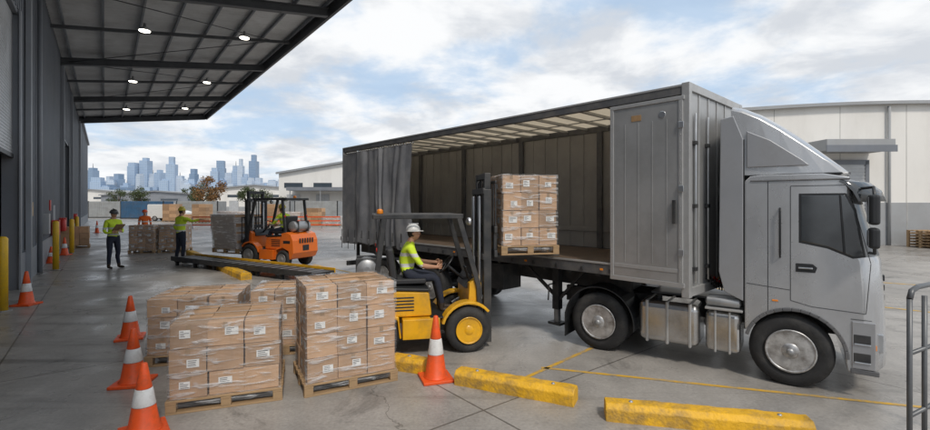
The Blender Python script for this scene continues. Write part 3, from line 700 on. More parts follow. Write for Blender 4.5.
def person(name,loc,yaw,pose,top_mat,hat,height=1.8,leg=None,sleeve='hv',head_yaw=0,head_pitch=0,parent=None):
    E=bpy.data.objects.new(name,None); COL.objects.link(E); E.location=loc; E.rotation_euler=(0,0,yaw); k=height/1.8; E.scale=(k,k,k)
    if parent: E.parent=parent
    J=dict(pelvis=((0,0,.96),.135),waist=((0,0,1.10),.125),chest=((0,0,1.30),.15),upper=((0,0,1.43),.115),neck=((.005,0,1.53),.055),skull=((.015,0,1.63),.055))
    for s,n in((1,'l'),(-1,'r')):
        J['hip_'+n]=((0,s*.095,.90),.105); J['knee_'+n]=((.02,s*.11,.50),.068); J['calf_'+n]=((-.005,s*.115,.36),.062); J['ankle_'+n]=((-.01,s*.12,.10),.048); J['heel_'+n]=((-.03,s*.12,.05),.048); J['ball_'+n]=((.12,s*.13,.042),.04); J['toe_'+n]=((.19,s*.135,.035),.03)
        J['sho_'+n]=((0,s*.18,1.44),.07); J['bic_'+n]=((0,s*.215,1.30),.058); J['elb_'+n]=((-.01,s*.235,1.15),.045); J['fore_'+n]=((.02,s*.24,1.05),.042); J['wri_'+n]=((.06,s*.24,.90),.028); J['palm_'+n]=((.075,s*.235,.85),.032)
    for kk,v in pose.items(): J[kk]=(v,J[kk][1])
    ed=[('pelvis','waist'),('waist','chest'),('chest','upper'),('upper','neck'),('neck','skull')]
    for n in'lr':
        ed+=[('pelvis','hip_'+n),('hip_'+n,'knee_'+n),('knee_'+n,'calf_'+n),('calf_'+n,'ankle_'+n),('ankle_'+n,'heel_'+n),('heel_'+n,'ball_'+n),('ball_'+n,'toe_'+n),('upper','sho_'+n),('sho_'+n,'bic_'+n),('bic_'+n,'elb_'+n),('elb_'+n,'fore_'+n),('fore_'+n,'wri_'+n),('wri_'+n,'palm_'+n)]
    F=[]
    for n,s in(('l',1),('r',-1)):
        w=Vector(J['wri_'+n][0]); p=Vector(J['palm_'+n][0]); d=(p-w).normalized(); nn=Vector((0,-s,0)); 
        if abs(d.dot(nn))>.8: nn=Vector((0,0,-1))
        nn=(nn-d*d.dot(nn)).normalized(); F+=hand_chains(w,d,nn,1.05,.6,s)
    mats=[top_mat,leg or M_navy,M_skin,M_boot]
    def mf(a,b,c):
        if a=='finger' or 'palm' in b: return 2
        if a=='neck' or (a=='upper' and b=='neck' and c.z>J['neck'][0][2]-.01): return 2
        if 'toe' in b or 'ball' in b or 'heel' in b: return 3
        if 'ankle' in b and c.z<.15+J['ankle_l'][0][2]-.1: return 3
        if any(q in b for q in('knee','calf','ankle')): return 1
        if 'hip' in b or b=='waist' and c.z<J['pelvis'][0][2]-.02: return 1
        if sleeve=='bare' and ('fore' in b or 'wri' in b): return 2
        return 0
    skin_body('body',E,J,ed,F,mf,mats)
    sk=Vector(J['skull'][0]); head(E,(sk.x+.02,sk.y,sk.z+.045),head_yaw,hat,head_pitch)
    return E,J
hv=banded('hi_vis_yellow',HV_Y,REF,[1.05,1.24])
hvo=banded('hi_vis_orange',(.85,.16,.02),REF,[1.05,1.24])
E1,J1=person('warehouse_worker',(-11.75,15.2,0),R(-25),dict(elb_l=(.0,.25,1.17),fore_l=(.10,.20,1.13),wri_l=(.24,.10,1.14),palm_l=(.28,.07,1.15),elb_r=(-.02,-.24,1.16),fore_r=(.07,-.22,1.10),wri_r=(.2,-.13,1.12),palm_r=(.25,-.1,1.13),knee_l=(.03,.12,.5),ankle_l=(-.0,.16,.10),heel_l=(-.02,.16,.05),ball_l=(.12,.19,.042),toe_l=(.19,.2,.035)),hv,M_hatb,1.95,head_pitch=.2)
o=Obj('clipboard_tmp'); o.box('clipboard',M_tape,.27,.29,-.12,.13,1.12,1.42,rot=Matrix.Rotation(R(50),3,'Y')); o.box('paper',M_label,.255,.265,-.10,.11,1.15,1.39,rot=Matrix.Rotation(R(50),3,'Y')); o.done(.002)
for c in list(o.e.children): c.parent=E1
bpy.data.objects.remove(o.e)
person('warehouse_worker',(-10.3,16.5,0),R(62),dict(bic_r=(.05,-.30,1.42),elb_r=(.10,-.42,1.36),fore_r=(.14,-.52,1.38),wri_r=(.20,-.66,1.42),palm_r=(.22,-.71,1.43),elb_l=(-.06,.27,1.17),fore_l=(.03,.25,1.08),wri_l=(.12,.18,1.03),palm_l=(.15,.15,1.02),knee_l=(.0,.14,.5),calf_l=(-.03,.16,.36),ankle_l=(-.05,.18,.10),heel_l=(-.07,.18,.05),ball_l=(.07,.21,.042),toe_l=(.14,.22,.035)),hv,M_haty,2.02)
person('warehouse_worker',(-15.9,22.6,0),R(-60),dict(),hvo,M_cone,1.85)

# ------------------------------------------------------------ forklifts
def forklift(name,loc,yaw,paint,scale,mast_h,load_z,hat,forks=1.05,tilt=0,gh=1.98,dz=0):
    o=Obj(name,loc,yaw,scale)
    for s in(-1,1):
        wheel(o,0,s*.47,.33,.22,s,M_yel if paint is M_yel else M_gal,False,pre='drive_')
        wheel(o,-1.25,s*.42,.26,.18,s,M_yel if paint is M_yel else M_gal,False,pre='steer_')
    for s in(-1,1):
        y0,y1=(.36,.56) if s>0 else(-.56,-.36)
        o.poly('side_step',paint,[(-.42,.24),(-.95,.24),(-.95,.52),(-.42,.52)],y0,y1)
        b=o.bm('front_fender',paint); prev=None
        for k in range(11):
            t=R(165-125*k/10); cur=[b.verts.new((math.cos(t)*q,yy,.33+math.sin(t)*q)) for q in(.37,.41) for yy in(y0,y1)]
            if prev:
                for a_,c_ in((0,1),(1,3),(3,2),(2,0)): b.faces.new([prev[a_],prev[c_],cur[c_],cur[a_]])
            else: b.faces.new([cur[0],cur[1],cur[3],cur[2]])
            prev=cur
        b.faces.new([prev[0],prev[1],prev[3],prev[2]])
    o.box('floor_pan',M_dark,-.75,.22,-.36,.36,.3,.5)
    o.box('footwell_plate',M_blk,-.55,.05,-.5,.5,.505,.525)
    o.poly('dash_cowl',paint,[(.02,.53),(.22,.53),(.22,.98),(.12,1.04),(.04,.98)],-.42,.42)
    o.poly('instrument_panel',M_blk,[(-.02,.9),(.04,.88),(.13,1.05),(.08,1.09)],-.3,.3)
    o.poly('engine_hood',paint,[(-.52,.53),(-.56,.88),(-1.22,.92),(-1.22,.53)],-.44,.44)
    o.poly('hood_top',M_blk,[(-.54,.885),(-.56,.925),(-1.24,.96),(-1.24,.925)],-.45,.45)
    for s in(-1,1):
        for i in range(5): o.box('hood_louvre',M_blk,-1.12,-.78,s*.443-.004,s*.443+.004,.62+i*.045,.64+i*.045)
    o.poly('counterweight',paint,[(-.96,.24),(-1.0,.55),(-1.225,.60),(-1.225,1.0),(-1.42,1.04),(-1.58,.98),(-1.66,.80),(-1.68,.45),(-1.6,.3),(-1.53,.26),(-1.5,.50),(-1.25,.60),(-1.02,.50),(-.99,.24)],-.5,.5)
    o.opt('counterweight',paint,bevel=.05,seg=4); o.opt('engine_hood',paint,bevel=.03,seg=3)
    o.box('counterweight_block',paint,-1.6,-1.52,-.44,.44,.32,.9)
    o.box('tow_recess',M_blk,-1.69,-1.66,-.12,.12,.5,.66)
    for i in range(6): o.box('vent_slot',M_blk,-1.685,-1.672,-.3+i*.1,-.24+i*.1,.72,.86)
    for s in(-1,1): o.box('side_stripe',M_blk,-1.56,-1.3,s*.503-.003,s*.503+.003,.72,.80)
    o.box('seat_cushion',M_seat,-1.05,-.58,-.24,.24,.965,1.04+dz); o.box('seat_back',M_seat,-1.14,-1.03,-.23,.23,1.02,1.5,rot=Matrix.Rotation(R(-8),3,'Y'))
    o.opt('seat_cushion',M_seat,bevel=.02,seg=3); o.opt('seat_back',M_seat,bevel=.035,seg=3)
    for s in(-1,1):
        o.beam('guard_front_pillar',M_dark,(.17,s*.44,.95),(-.12,s*.43,gh),.055,.075); o.beam('guard_rear_pillar',M_dark,(-1.32,s*.43,1.0),(-1.2,s*.43,gh),.055,.075)
        o.beam('guard_side_rail',M_dark,(-.06,s*.43,gh+.02),(-1.36,s*.43,gh+.02),.06,.07)
        o.beam('guard_lower_rail',M_dark,(.19,s*.44,.5),(.17,s*.44,.96),.055,.07)
    for x in(-.08,-1.34): o.beam('guard_cross_rail',M_dark,(x,-.43,gh+.02),(x,.43,gh+.02),.06,.06)
    for i in range(7): y=-.33+i*.11; o.beam('guard_bar',M_dark,(-.1,y,gh+.03),(-1.32,y,gh+.03),.018,.04)
    for s in(-1,1): o.lathe('work_lamp',M_steel,[(0,.02),(.03,.06),(.07,.065),(.075,.0)],(-.0,s*.34,gh-.06),'x',14)
    o.lathe('beacon',M_amb,[(0,.05),(.06,.045),(.075,.02)],(-1.25,0,gh+.05),'z',14)
    for s in(-1,1): o.lathe('tail_lamp',M_red,[(0,.035),(-.015,.03)],(-1.3,s*.43,1.5),'x',12)
    o.tube('steering_column',M_blk,[(.08,0,.95),(-.22,0,1.2)],.025)
    pts=[]; c=Vector((-.24,0,1.22)); ax=Vector((-.77,0,.64)); u=Vector((0,1,0)); v=ax.cross(u)
    for k in range(25): t=2*math.pi*k/24; pts.append(c+u*math.cos(t)*.16+v*math.sin(t)*.16)
    o.tube('steering_wheel',M_blk,pts,.014,8)
    for t in(0,2.1,4.2): o.tube('steering_spoke',M_blk,[c,c+u*math.cos(t)*.16+v*math.sin(t)*.16],.01,6)
    for y in(-.22,-.28,-.34): o.tube('hydraulic_lever',M_blk,[(.06,y,1.0),(0,y,1.2)],.01,6); o.lathe('lever_knob',M_blk,[(-.02,.005),(0,.02),(.02,.005)],(0,y,1.21),'z',8)
    o.lathe('gas_bottle',M_gal,[(-.33,.05),(-.3,.15),(.3,.15),(.33,.05)],(-1.44,0,1.2),'y',20)
    for y in(-.2,.2): o.box('bottle_strap',M_dark,-1.6,-1.28,y-.02,y+.02,1.04,1.36)
    for s in(-1,1):
        o.box('mast_outer_channel',M_dark,.27,.39,s*.34-.035,s*.34+.035,.08,mast_h-.25); o.box('mast_inner_channel',M_dark,.30,.40,s*.265-.03,s*.265+.03,.14,mast_h)
        o.lathe('lift_cylinder',M_steel,[(.2,.03),(mast_h-.35,.03)],(.25,s*.2,0),'z',12)
        o.beam('tilt_cylinder',M_steel,(.26,s*.3,.75),(-.1,s*.3,.55),.05)
        o.beam('lift_chain',M_blk,(.34,s*.1,.5),(.34,s*.1,mast_h-.1),.035,.02)
    for z in(.2,mast_h*.5,mast_h-.32): o.box('mast_crossbar',M_dark,.255,.30,-.37,.37,z,z+.09)
    o.box('mast_top_bar',M_dark,.31,.39,-.29,.29,mast_h-.09,mast_h)
    o.tube('hydraulic_hose',M_blk,[(.27,.05,.5),(.27,.05,mast_h-.15),(.33,.05,mast_h-.05),(.42,.05,mast_h-.2),(.42,.05,load_z+.3)],.014,8)
    z=load_z
    for zz in(z+.02,z+.38): o.box('carriage_bar',M_dark,.41,.46,-.46,.46,zz,zz+.1)
    for y in(-.38,.38): o.box('carriage_side',M_dark,.412,.458,y-.04,y+.04,z+.12,z+.38)
    for i in range(8): y=-.44+i*.1257; o.box('load_backrest_bar',M_dark,.42,.445,y-.012,y+.012,z+.48,z+1.12)
    o.box('load_backrest_top',M_dark,.415,.45,-.46,.46,z+1.12,z+1.16)
    for s in(-1,1):
        y=s*.25; o.box('fork_shank',M_dark,.46,.50,y-.055,y+.055,z,z+.5); o.poly('fork_blade',M_dark,[(.462,z),(.462,z+.04),(.46+forks,z+.018),(.46+forks,z)],y-.055,y+.055)
    o.done(.008)
    hvd=banded('hi_vis_driver_'+('a' if hat is M_hatw else 'b'),HV_Y,REF,[1.30,1.47])
    P=dict(pelvis=(-.86,0,1.15),waist=(-.86,0,1.27),chest=(-.83,0,1.45),upper=(-.80,0,1.57),neck=(-.78,0,1.67),skull=(-.76,0,1.75))
    for s,n in((1,'l'),(-1,'r')):
        P['hip_'+n]=(-.80,s*.10,1.13); P['knee_'+n]=(-.40,s*.13,1.10); P['calf_'+n]=(-.36,s*.13,.96); P['ankle_'+n]=(-.30,s*.13,.66); P['heel_'+n]=(-.32,s*.13,.60); P['ball_'+n]=(-.17,s*.14,.58); P['toe_'+n]=(-.10,s*.145,.585)
        P['sho_'+n]=(-.80,s*.18,1.57)
    P.update(bic_r=(-.74,-.23,1.44),elb_r=(-.64,-.25,1.31),fore_r=(-.54,-.22,1.29),wri_r=(-.40,-.16,1.27),palm_r=(-.35,-.14,1.27))
    P.update(bic_l=(-.72,.23,1.44),elb_l=(-.62,.24,1.32),fore_l=(-.53,.21,1.31),wri_l=(-.38,.13,1.31),palm_l=(-.33,.11,1.31))
    person('driver',(-.03,0,dz-.03),0,P,hvd,hat,1.74,parent=o.e,sleeve='bare' if hat is M_hatw else 'hv')
    return o.e
FY=forklift('yellow_forklift',(-.06,7.12,0),R(12),M_yel,1.0,2.62,1.34,M_hatw,gh=1.95,dz=0)
ld=stack('carton_load_pallet',(.97,0,1.385),0,3,2,4,.86,.92,.265,parent=FY)
FO=forklift('orange_forklift',(-7.2,16.3,0),R(156),M_orange,1.16,2.25,.30,M_haty)
stack('wrapped_goods_pallet',(1.08,0,.345),0,2,2,4,1.05,1.0,.26,wrap=M_wrapw,parent=FO,labels=False,lean=.03)

# ------------------------------------------------------------ yard ramp
def ramp():
    a=Vector((-9.9,16.7,0)); b=Vector((-3.7,12.9,0)); d=b-a; L=d.length
    o=Obj('loading_ramp',a,math.atan2(d.y,d.x))
    o.box('deck_plate',M_dark,0,L,-.8,0,.22,.27)
    for i in range(int(L/.4)): o.box('tread_bar',M_gal,.1+i*.4,.14+i*.4,-.72,-.08,.27,.285)
    o.box('near_edge_rail',M_dark,0,L,-.84,-.80,.16,.32); o.box('far_edge_rail',M_yel,0,L,0,.04,.2,.34)
    n=7
    for i in range(n):
        x=.2+i*(L-.4)/(n-1)
        for y in(-.76,-.1): o.box('leg',M_dark,x-.05,x+.05,y,y+.08,0,.22)
        o.box('cross_brace',M_dark,x-.03,x+.03,-.68,-.1,.1,.16)
    o.done(.006)
ramp()

# ------------------------------------------------------------ warehouse with canopy
M_clad=mat('dark_wall_cladding',(.185,.20,.225),.5,.1,.6,.15,bump=.1,dirt=(.24,.235,.23),dirt_amt=.35,dirt_scale=.8)
M_clad2=mat('mid_grey_cladding',(.25,.265,.29),.5,.1,.6,.12,dirt=(.2,.19,.18),dirt_amt=.35,dirt_scale=.8)
M_roller=mat('roller_door_slats',(.48,.49,.50),.45,.2,1.2,.1,dirt=(.3,.29,.27),dirt_amt=.4,dirt_scale=2)
M_beam=mat('canopy_beam_steel',(.085,.09,.097),.5,.2,2,.2)
M_can=mat('canopy_sheet',(.60,.605,.605),.5,.15,.5,.15,dirt=(.34,.33,.32),dirt_amt=.5,dirt_scale=.8)
M_in=mat('warehouse_interior',(.22,.21,.20),.8,0,1,.2)
M_ext=mat('fire_equipment_red',(.55,.03,.02),.4,0,4,.1)
M_lamp=emis('lit_canopy_lamp',(1,.93,.80),7)
def warehouse():
    yaw=math.atan2(.784,-.621); o=Obj('warehouse_building',(-9.62,9.4,0),yaw)
    H=9.6; D=.3
    op=[(-5.5,2.6,3.4),(17.0,23.0,5.6)]
    segs=[(-14,-5.5),(2.6,17.0),(23.0,62)]
    for a,b in segs:
        o.box('wall',M_clad,a,b,0,D,0.0,H)
        n=int((b-a)/.3)
        for i in range(n): x=a+.15+i*.3; o.box('wall_rib',M_clad,x-.05,x+.05,-.025,0,.9,H)
        o.box('plinth',M_clad2,a,b,-.05,0,0,.88)
    for a,b,t in op:
        o.box('wall_over_door',M_clad,a,b,0,D,6.9 if a<0 else t,H)
        n=int((b-a)/.3)
        for i in range(n): x=a+.15+i*.3; o.box('wall_rib',M_clad,x-.05,x+.05,-.025,0,7.0 if a<0 else t+.1,H)
        if a<0:
            for i in range(46): z=t+i*.076; o.box('roller_door_slat',M_roller,a,b,.10,.14+.0,z,z+.066); 
            o.box('roller_door_back',M_dark,a,b,.141,.16,t,6.9)
            o.box('roller_bottom_bar',M_dark,a,b,.08,.16,t-.1,t)
        for x in(a,b): o.box('door_jamb',M_clad2,x-.12,x+.12,-.06,-.026,0,7.0 if a<0 else t+.2)
    for x in(3.6,16.4,24.5,36): o.box('wall_column',M_clad2,x-.14,x+.14,-.16,-.052,0,9.0)
    for x in(6.2,): o.lathe('downpipe',M_clad2,[(0,.06),(8.8,.06)],(x,-.11,0),'z',12)
    o.box('gutter',M_clad2,-14,62,-.2,.0,H,H+.25)
    o.box('roof_slab',M_clad2,-14,62,0,30,H,H+.2); o.box('back_wall',M_in,-14,62,29.7,30,0,H); 
    o.box('end_wall_near',M_in,-14.3,-14,0,30,0,H); o.box('end_wall_far',M_clad,62,62.3,0,30,0,H)
    o.box('fire_sign',M_ext,10.4,10.8,-.06,-.026,1.9,2.3); o.box('door_sign',M_yel,4.6,5.0,-.06,-.026,1.8,2.2)
    o.box('personnel_door',M_clad2,11.5,12.5,-.07,-.026,0,2.1); o.box('wall_panel_box',M_gal,8.2,8.7,-.18,-.026,1.1,1.8)
    for x in(10.6,14.6,25.6):
        o.lathe('fire_extinguisher',M_ext,[(.9,.09),(.93,.1),(1.4,.1),(1.48,.04)],(x,-.2,0),'z',16); o.box('hose_cabinet',M_ext,x+.4,x+1.0,-.28,-.052,.9,1.5)
    for x in(-5,-2.2,.6,3.4): 
        for y in(3.2,4.3): o.box('rack_upright',M_orange,x,x+.1,y,y+.1,0,5)
    for z in(1.5,3.0,4.5):
        for y in(3.2,4.3): o.box('rack_beam',M_orange,-5,3.4,y,y+.06,z,z+.12)
    rng=random.Random(3)
    for z in(0,1.62,3.12):
        x=-4.8
        while x<3: w=rng.uniform(.8,1.2); o.box('stored_cartons',M_wood,x,x+w,3.3,4.25,z,z+rng.uniform(.8,1.2)); x+=w+.15
    o.done(0)
    c=Obj('loading_canopy',(-9.62,9.4,0),yaw)
    x0,x1=-4.0,36.9; wy=-9.4; z0,z1=9.05,10.45
    def Z(y): return z0+(z1-z0)*(y/wy)
    b=c.bm('roof_sheet',M_can); n=int((x1-x0)/.16)
    prev=None
    for i in range(n+1):
        x=x0+(x1-x0)*i/n; dz=.045 if i%2 else 0
        cur=[b.verts.new((x,0,z0+.42+dz)),b.verts.new((x,wy,z1+.42+dz))]
        if prev: b.faces.new([prev[0],prev[1],cur[1],cur[0]])
        prev=cur
    for k in range(8):
        y=-.4+(wy+.6)*k/7; c.box('purlin',M_clad,x0,x1,y-.035,y+.035,Z(y)+.26,Z(y)+.41)
    for x in(36.6,26.5,16.2,5.9,-3.6):
        for (w,dz0,dz1) in((.26,-.16,-.12),(.05,-.12,.16),(.26,.16,.20)):
            vs=c.box('rafter',M_beam,x-w/2,x+w/2,wy+.1,-.02,0,1)
            for v in vs: v.co.z=Z(v.co.y)+(dz0 if v.co.z<.5 else dz1)
        if x>6:
            c.tube('brace_rod',M_beam,[(x,-.3,Z(-.3)),(x-5.1,wy+.8,Z(wy+.8)+.2)],.02,6); c.tube('brace_rod',M_beam,[(x-10.2,-.3,Z(-.3)),(x-5.1,wy+.8,Z(wy+.8)+.2)],.02,6)
    for x in(31.5,21.3,11,.8):
        vs=c.box('secondary_rafter',M_beam,x-.05,x+.05,wy+.1,-.02,0,1)
        for v in vs: v.co.z=Z(v.co.y)+(.08 if v.co.z<.5 else .22)
    c.box('outer_fascia',M_beam,x0,x1,wy-.12,wy,z1-.12,z1+.52); c.box('outer_gutter',M_clad2,x0,x1,wy-.22,wy-.121,z1+.2,z1+.5)
    vs=c.box('end_fascia',M_beam,x1,x1+.08,wy,0,0,1)
    for v in vs: v.co.z=Z(v.co.y)+(-.1 if v.co.z<.5 else .5)
    for x in(29.5,19.5,9.6):
        for y in((-3.0,-6.8)):
            c.lathe('high_bay_lamp_housing',M_gal,[(0,.22),(.08,.21),(.16,.06),(.3,.05)],(x,y,Z(y)-.2),'z',20); c.lathe('lamp_lens',M_lamp,[(-.03,.19),(-.005,.205)],(x,y,Z(y)-.2),'z',20)
    c.done(0)
warehouse()

# ------------------------------------------------------------ white warehouse on the right
M_white=mat('white_precast',(.76,.74,.70),.7,0,.4,.05,dirt=(.55,.52,.48),dirt_amt=.35,dirt_scale=.5,stretch=(1,1,.3))
M_lgrey=mat('grey_dado',(.33,.34,.35),.7,0,.6,.08,dirt=(.25,.24,.22),dirt_amt=.3,dirt_scale=.8)
M_joint=mat('panel_joint',(.42,.41,.39),.8)
M_win=mat('window_glass',(.05,.065,.08),.1,0,.5,.1,spec=.8)
def shed_right():
    o=Obj('white_warehouse_building',(8,24.2,0),R(-1.5))
    X=44; N=40; b=o.bm('front_wall',M_white)
    def top(x): return 6.7+.75*math.sin(math.pi*min(1,max(0,(x-1)/30)))
    A=[b.verts.new((X*i/N,0,2.2)) for i in range(N+1)]; T=[b.verts.new((X*i/N,0,top(X*i/N))) for i in range(N+1)]
    A2=[b.verts.new((X*i/N,20,0)) for i in range(N+1)]; T2=[b.verts.new((X*i/N,20,top(X*i/N))) for i in range(N+1)]
    for i in range(N): b.faces.new([A[i],A[i+1],T[i+1],T[i]]); b.faces.new([A2[i],A2[i+1],T2[i+1],T2[i]])
    rf=o.bm('roof',M_gal); q=[rf.verts.new((X*i/N,-.25,top(X*i/N)+.03)) for i in range(N+1)]; q2=[rf.verts.new((X*i/N,20.2,top(X*i/N)+.03)) for i in range(N+1)]
    for i in range(N): rf.faces.new([q[i],q[i+1],q2[i+1],q2[i]])
    for i in range(N): o.beam('roof_edge_flashing',M_lgrey,(X*i/N,-.27,top(X*i/N)-.02),(X*(i+1)/N,-.27,top(X*(i+1)/N)-.02),.06,.16)
    o.box('dado_wall',M_lgrey,0,X,-.04,.1,0,2.22); o.box('side_wall',M_white,-.1,0,-.02,20,0,6.6)
    for i in range(12): x=1.5+i*3.4; o.box('panel_joint',M_joint,x-.015,x+.015,-.006,.01,2.22,top(x)-.12); o.box('dado_joint',M_joint,x-.02,x+.02,-.046,-.04,0,2.2)
    for x in(14.1,29): o.lathe('downpipe',M_lgrey,[(0,.07),(top(x)-.2,.07)],(x,-.14,0),'z',10)
    x0=9.9
    o.box('door_canopy',M_lgrey,x0,x0+3.3,-1.5,-.05,4.8,5.35); o.box('canopy_lip',M_clad,x0-.05,x0+3.35,-1.56,-1.501,4.72,5.05)
    o.box('dock_door',M_roller,x0+.4,x0+3.0,-.09,-.045,.0,4.2)
    for i in range(24): o.box('dock_door_slat',M_roller,x0+.4,x0+3.0,-.11,-.091,.04+i*.172,.16+i*.172)
    for xx in(x0+.2,x0+3.0): o.box('door_frame',M_clad,xx,xx+.2,-.13,-.045,0,4.4)
    o.box('door_head',M_clad,x0+.2,x0+3.2,-.13,-.045,4.2,4.45)
    o.done(0)
shed_right()

# ------------------------------------------------------------ mid background buildings
def low_shed(name,x0,x1,y,h,wall,depth=25,ridge=1.5,yaw=0,base=None,doors=3,canopy=False):
    o=Obj(name,(x0,y,0),yaw); L=x1-x0
    o.poly('gable_walls',wall,[(0,0),(0,h),(L/2,h+ridge),(L,h),(L,0)],0,depth)
    for a,b in(((-.4,h-.05),(L/2,h+ridge+.1)),((L/2,h+ridge+.1),(L+.4,h-.05))): o.beam('roof_edge',M_gal,(a[0],-.4,a[1]+.1),(b[0],-.4,b[1]+.1),.5,.3); 
    for a,b in(((-.4,h-.05),(L/2,h+ridge+.1)),((L/2,h+ridge+.1),(L+.4,h-.05))): o.quad('roof_plane',M_gal,[(a[0],-.6,a[1]+.3),(b[0],-.6,b[1]+.3),(b[0],depth,b[1]+.3),(a[0],depth,a[1]+.3)])
    o.box('dado',base or M_lgrey,-.05,L+.05,-.08,-.003,0,h*.22)
    for i in range(doors):
        w=L/doors*.45; cx=L*(i+.5)/doors; o.box('roller_door',M_roller,cx-w/2,cx+w/2,-.14,-.082,0,h*.5); o.box('window_band',M_win,cx-w*.7,cx+w*.7,-.06,-.004,h*.66,h*.78)
    if canopy: o.box('awning',M_clad,L*.1,L*.95,-4,-.15,h*.58,h*.66); 
    if canopy:
        for i in range(5): o.box('awning_post',M_gal,L*(.12+.2*i),L*(.12+.2*i)+.15,-3.9,-3.75,0,h*.58)
    o.done(0)
low_shed('white_factory_building',-36,-8,88,8.0,M_white,30,2.3,R(2),doors=5,canopy=True)
low_shed('low_white_warehouse',-76,-46,132,6.2,M_white,20,1.2,0,doors=5)
low_shed('grey_factory_building',-120,-84,150,5.0,M_clad2,20,1.2,0,doors=4)
low_shed('low_white_warehouse',-150,-122,165,6.0,M_white,20,1.2,0,doors=4)
M_cblue=mat('container_blue',(.05,.13,.24),.5,.1,1,.15,dirt=(.12,.1,.08),dirt_amt=.4); M_cgrey=mat('container_grey',(.35,.36,.36),.5,.1,1,.15,dirt=(.2,.18,.15),dirt_amt=.4)
def container(x,y,m,yaw=0,z=0,L=6.1):
    o=Obj('shipping_container',(x,y,z),yaw); o.box('body',m,0,L,0,2.44,.12,2.55)
    n=int(L/.28)
    for i in range(n): o.box('corrugation',m,.12+i*.28,.24+i*.28,-.03,0,.2,2.45)
    for xx in(0,L-.12): o.box('corner_post',M_dark,xx,xx+.12,-.04,.1,0,2.6)
    o.box('bottom_rail',M_dark,.12,L-.12,-.04,.05,0,.15); o.done(0)
for a in((-50,66,M_cblue,.05),(-42.5,67,M_cgrey,.0),(-58,70,M_cgrey,.1),(-33,70,M_cgrey,.0),(-24,64,M_cgrey,.0),(-67,78,M_cgrey,.0)): container(*a)
rng=random.Random(11)
for i,(x,y) in enumerate(((-30,52),(-26.6,51),(-20,47),(-17.5,46.5),(-15.2,46),(-13,45),(-36,56),(-24,50),(-33,54))):
    stack('stored_goods_pallet',(x,y,0),rng.uniform(-.3,.3),2,2,rng.choice((2,3,4,5)),1.6,1.4,.4,wrap=M_wrapw if i%2 else None,labels=False)
def fence():
    o=Obj('orange_barrier_fence',(-24,40,0),R(3))
    for i in range(9): o.box('post',M_gal,i*1.6,i*1.6+.06,0,.06,0,1.05)
    for z in(.25,.6,.95): o.box('rail',M_cone,0,12.86,-.012,-.002,z,z+.1)
    o.done(0)
fence()
def van(x,y,yaw,m,L=4.8,H=2.1):
    o=Obj('parked_van',(x,y,0),yaw)
    o.poly('body',m,[(0,.35),(0,H-.1),(.1,H),(L*.62,H),(L*.78,H*.66),(L*.98,H*.52),(L,.35)],-.9,.9)
    o.opt('body',m,bevel=.08,seg=3)
    o.poly('cab_window',M_win,[(L*.52,H*.62),(L*.52,H*.9),(L*.63,H*.9),(L*.74,H*.64)],-.91,.91)
    for xx in(.9,L-1.0):
        for s in(-1,1): wheel(o,xx,s*.82,.34,.2,s,truck=False)
    o.done(.01)
van(-40,58,.1,M_hatw); van(-62,74,R(180),M_label); van(-12,52,R(10),M_hatw)

# ------------------------------------------------------------ trees
def leafmat(name,c):
    m=mat(name,c,.7,0,1.5,.45); return m
M_lf=leafmat('foliage_green',(.065,.085,.03)); M_lfo=leafmat('foliage_autumn',(.20,.10,.03)); M_bark=mat('bark',(.09,.065,.045),.9,0,5,.3)
def tree(x,y,h,m,seed):
    rg=random.Random(seed); o=Obj('tree',(x,y,0))
    o.tube('trunk',M_bark,[(0,0,0),(.1,0,h*.2),(.05,.1,h*.45),(0,.1,h*.7)],h*.035,8,h*.012)
    cl=[]
    for i in range(9):
        a=rg.uniform(0,6.28); rr=h*rg.uniform(.12,.30); z=h*rg.uniform(.42,.86); p=(math.cos(a)*rr,math.sin(a)*rr,z); cl.append(p); o.tube('limb',M_bark,[(.05,.05,h*.38),(p[0]*.6,p[1]*.6,z*.85),p],h*.014,6,h*.004)
    cl.append((0,0,h*.88)); b=o.bm('foliage',m)
    for p in cl:
        R_=h*rg.uniform(.11,.17)
        for q in range(170):
            v=Vector((rg.gauss(0,1),rg.gauss(0,1),rg.gauss(0,.8))).normalized()*R_*rg.uniform(.3,1.1); c=Vector(p)+v
            s=h*.022*rg.uniform(.6,1.4); a=Vector((rg.uniform(-1,1),rg.uniform(-1,1),rg.uniform(-1,1))).normalized(); u=a.orthogonal().normalized(); w=a.cross(u)
            b.faces.new([b.verts.new(c+u*s),b.verts.new(c+w*s*.6),b.verts.new(c-u*s),b.verts.new(c-w*s*.6)])
    o.done(0)
for a in((-56,100,8.5,M_lfo,1),(-60,104,7,M_lf,2),(-37.5,84,5,M_lf,3),(-72,120,7,M_lf,4),(-90,118,6,M_lf,5),(-33,82,3.5,M_lf,8),(-80,112,6.5,M_lf,9),(-46,96,6,M_lf,10)): tree(*a)
def treeline():
    rg=random.Random(5); bm=bmesh.new()
    for i in range(9000):
        x=rg.uniform(-420,500); c=Vector((x,330+rg.uniform(-12,12),rg.random()**1.4*(6+4*mnoise.noise(Vector((x*.03,0,0)))+3*mnoise.noise(Vector((x*.15,3,0))))))
        s=rg.uniform(.7,1.8); a=Vector((rg.uniform(-1,1),rg.uniform(-1,1),rg.uniform(-1,1))).normalized(); u=a.orthogonal().normalized(); w=a.cross(u)
        bm.faces.new([bm.verts.new(c+u*s),bm.verts.new(c+w*s),bm.verts.new(c-u*s),bm.verts.new(c-w*s)])
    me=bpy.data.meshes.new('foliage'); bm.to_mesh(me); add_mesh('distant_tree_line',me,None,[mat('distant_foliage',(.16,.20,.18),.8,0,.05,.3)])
treeline()

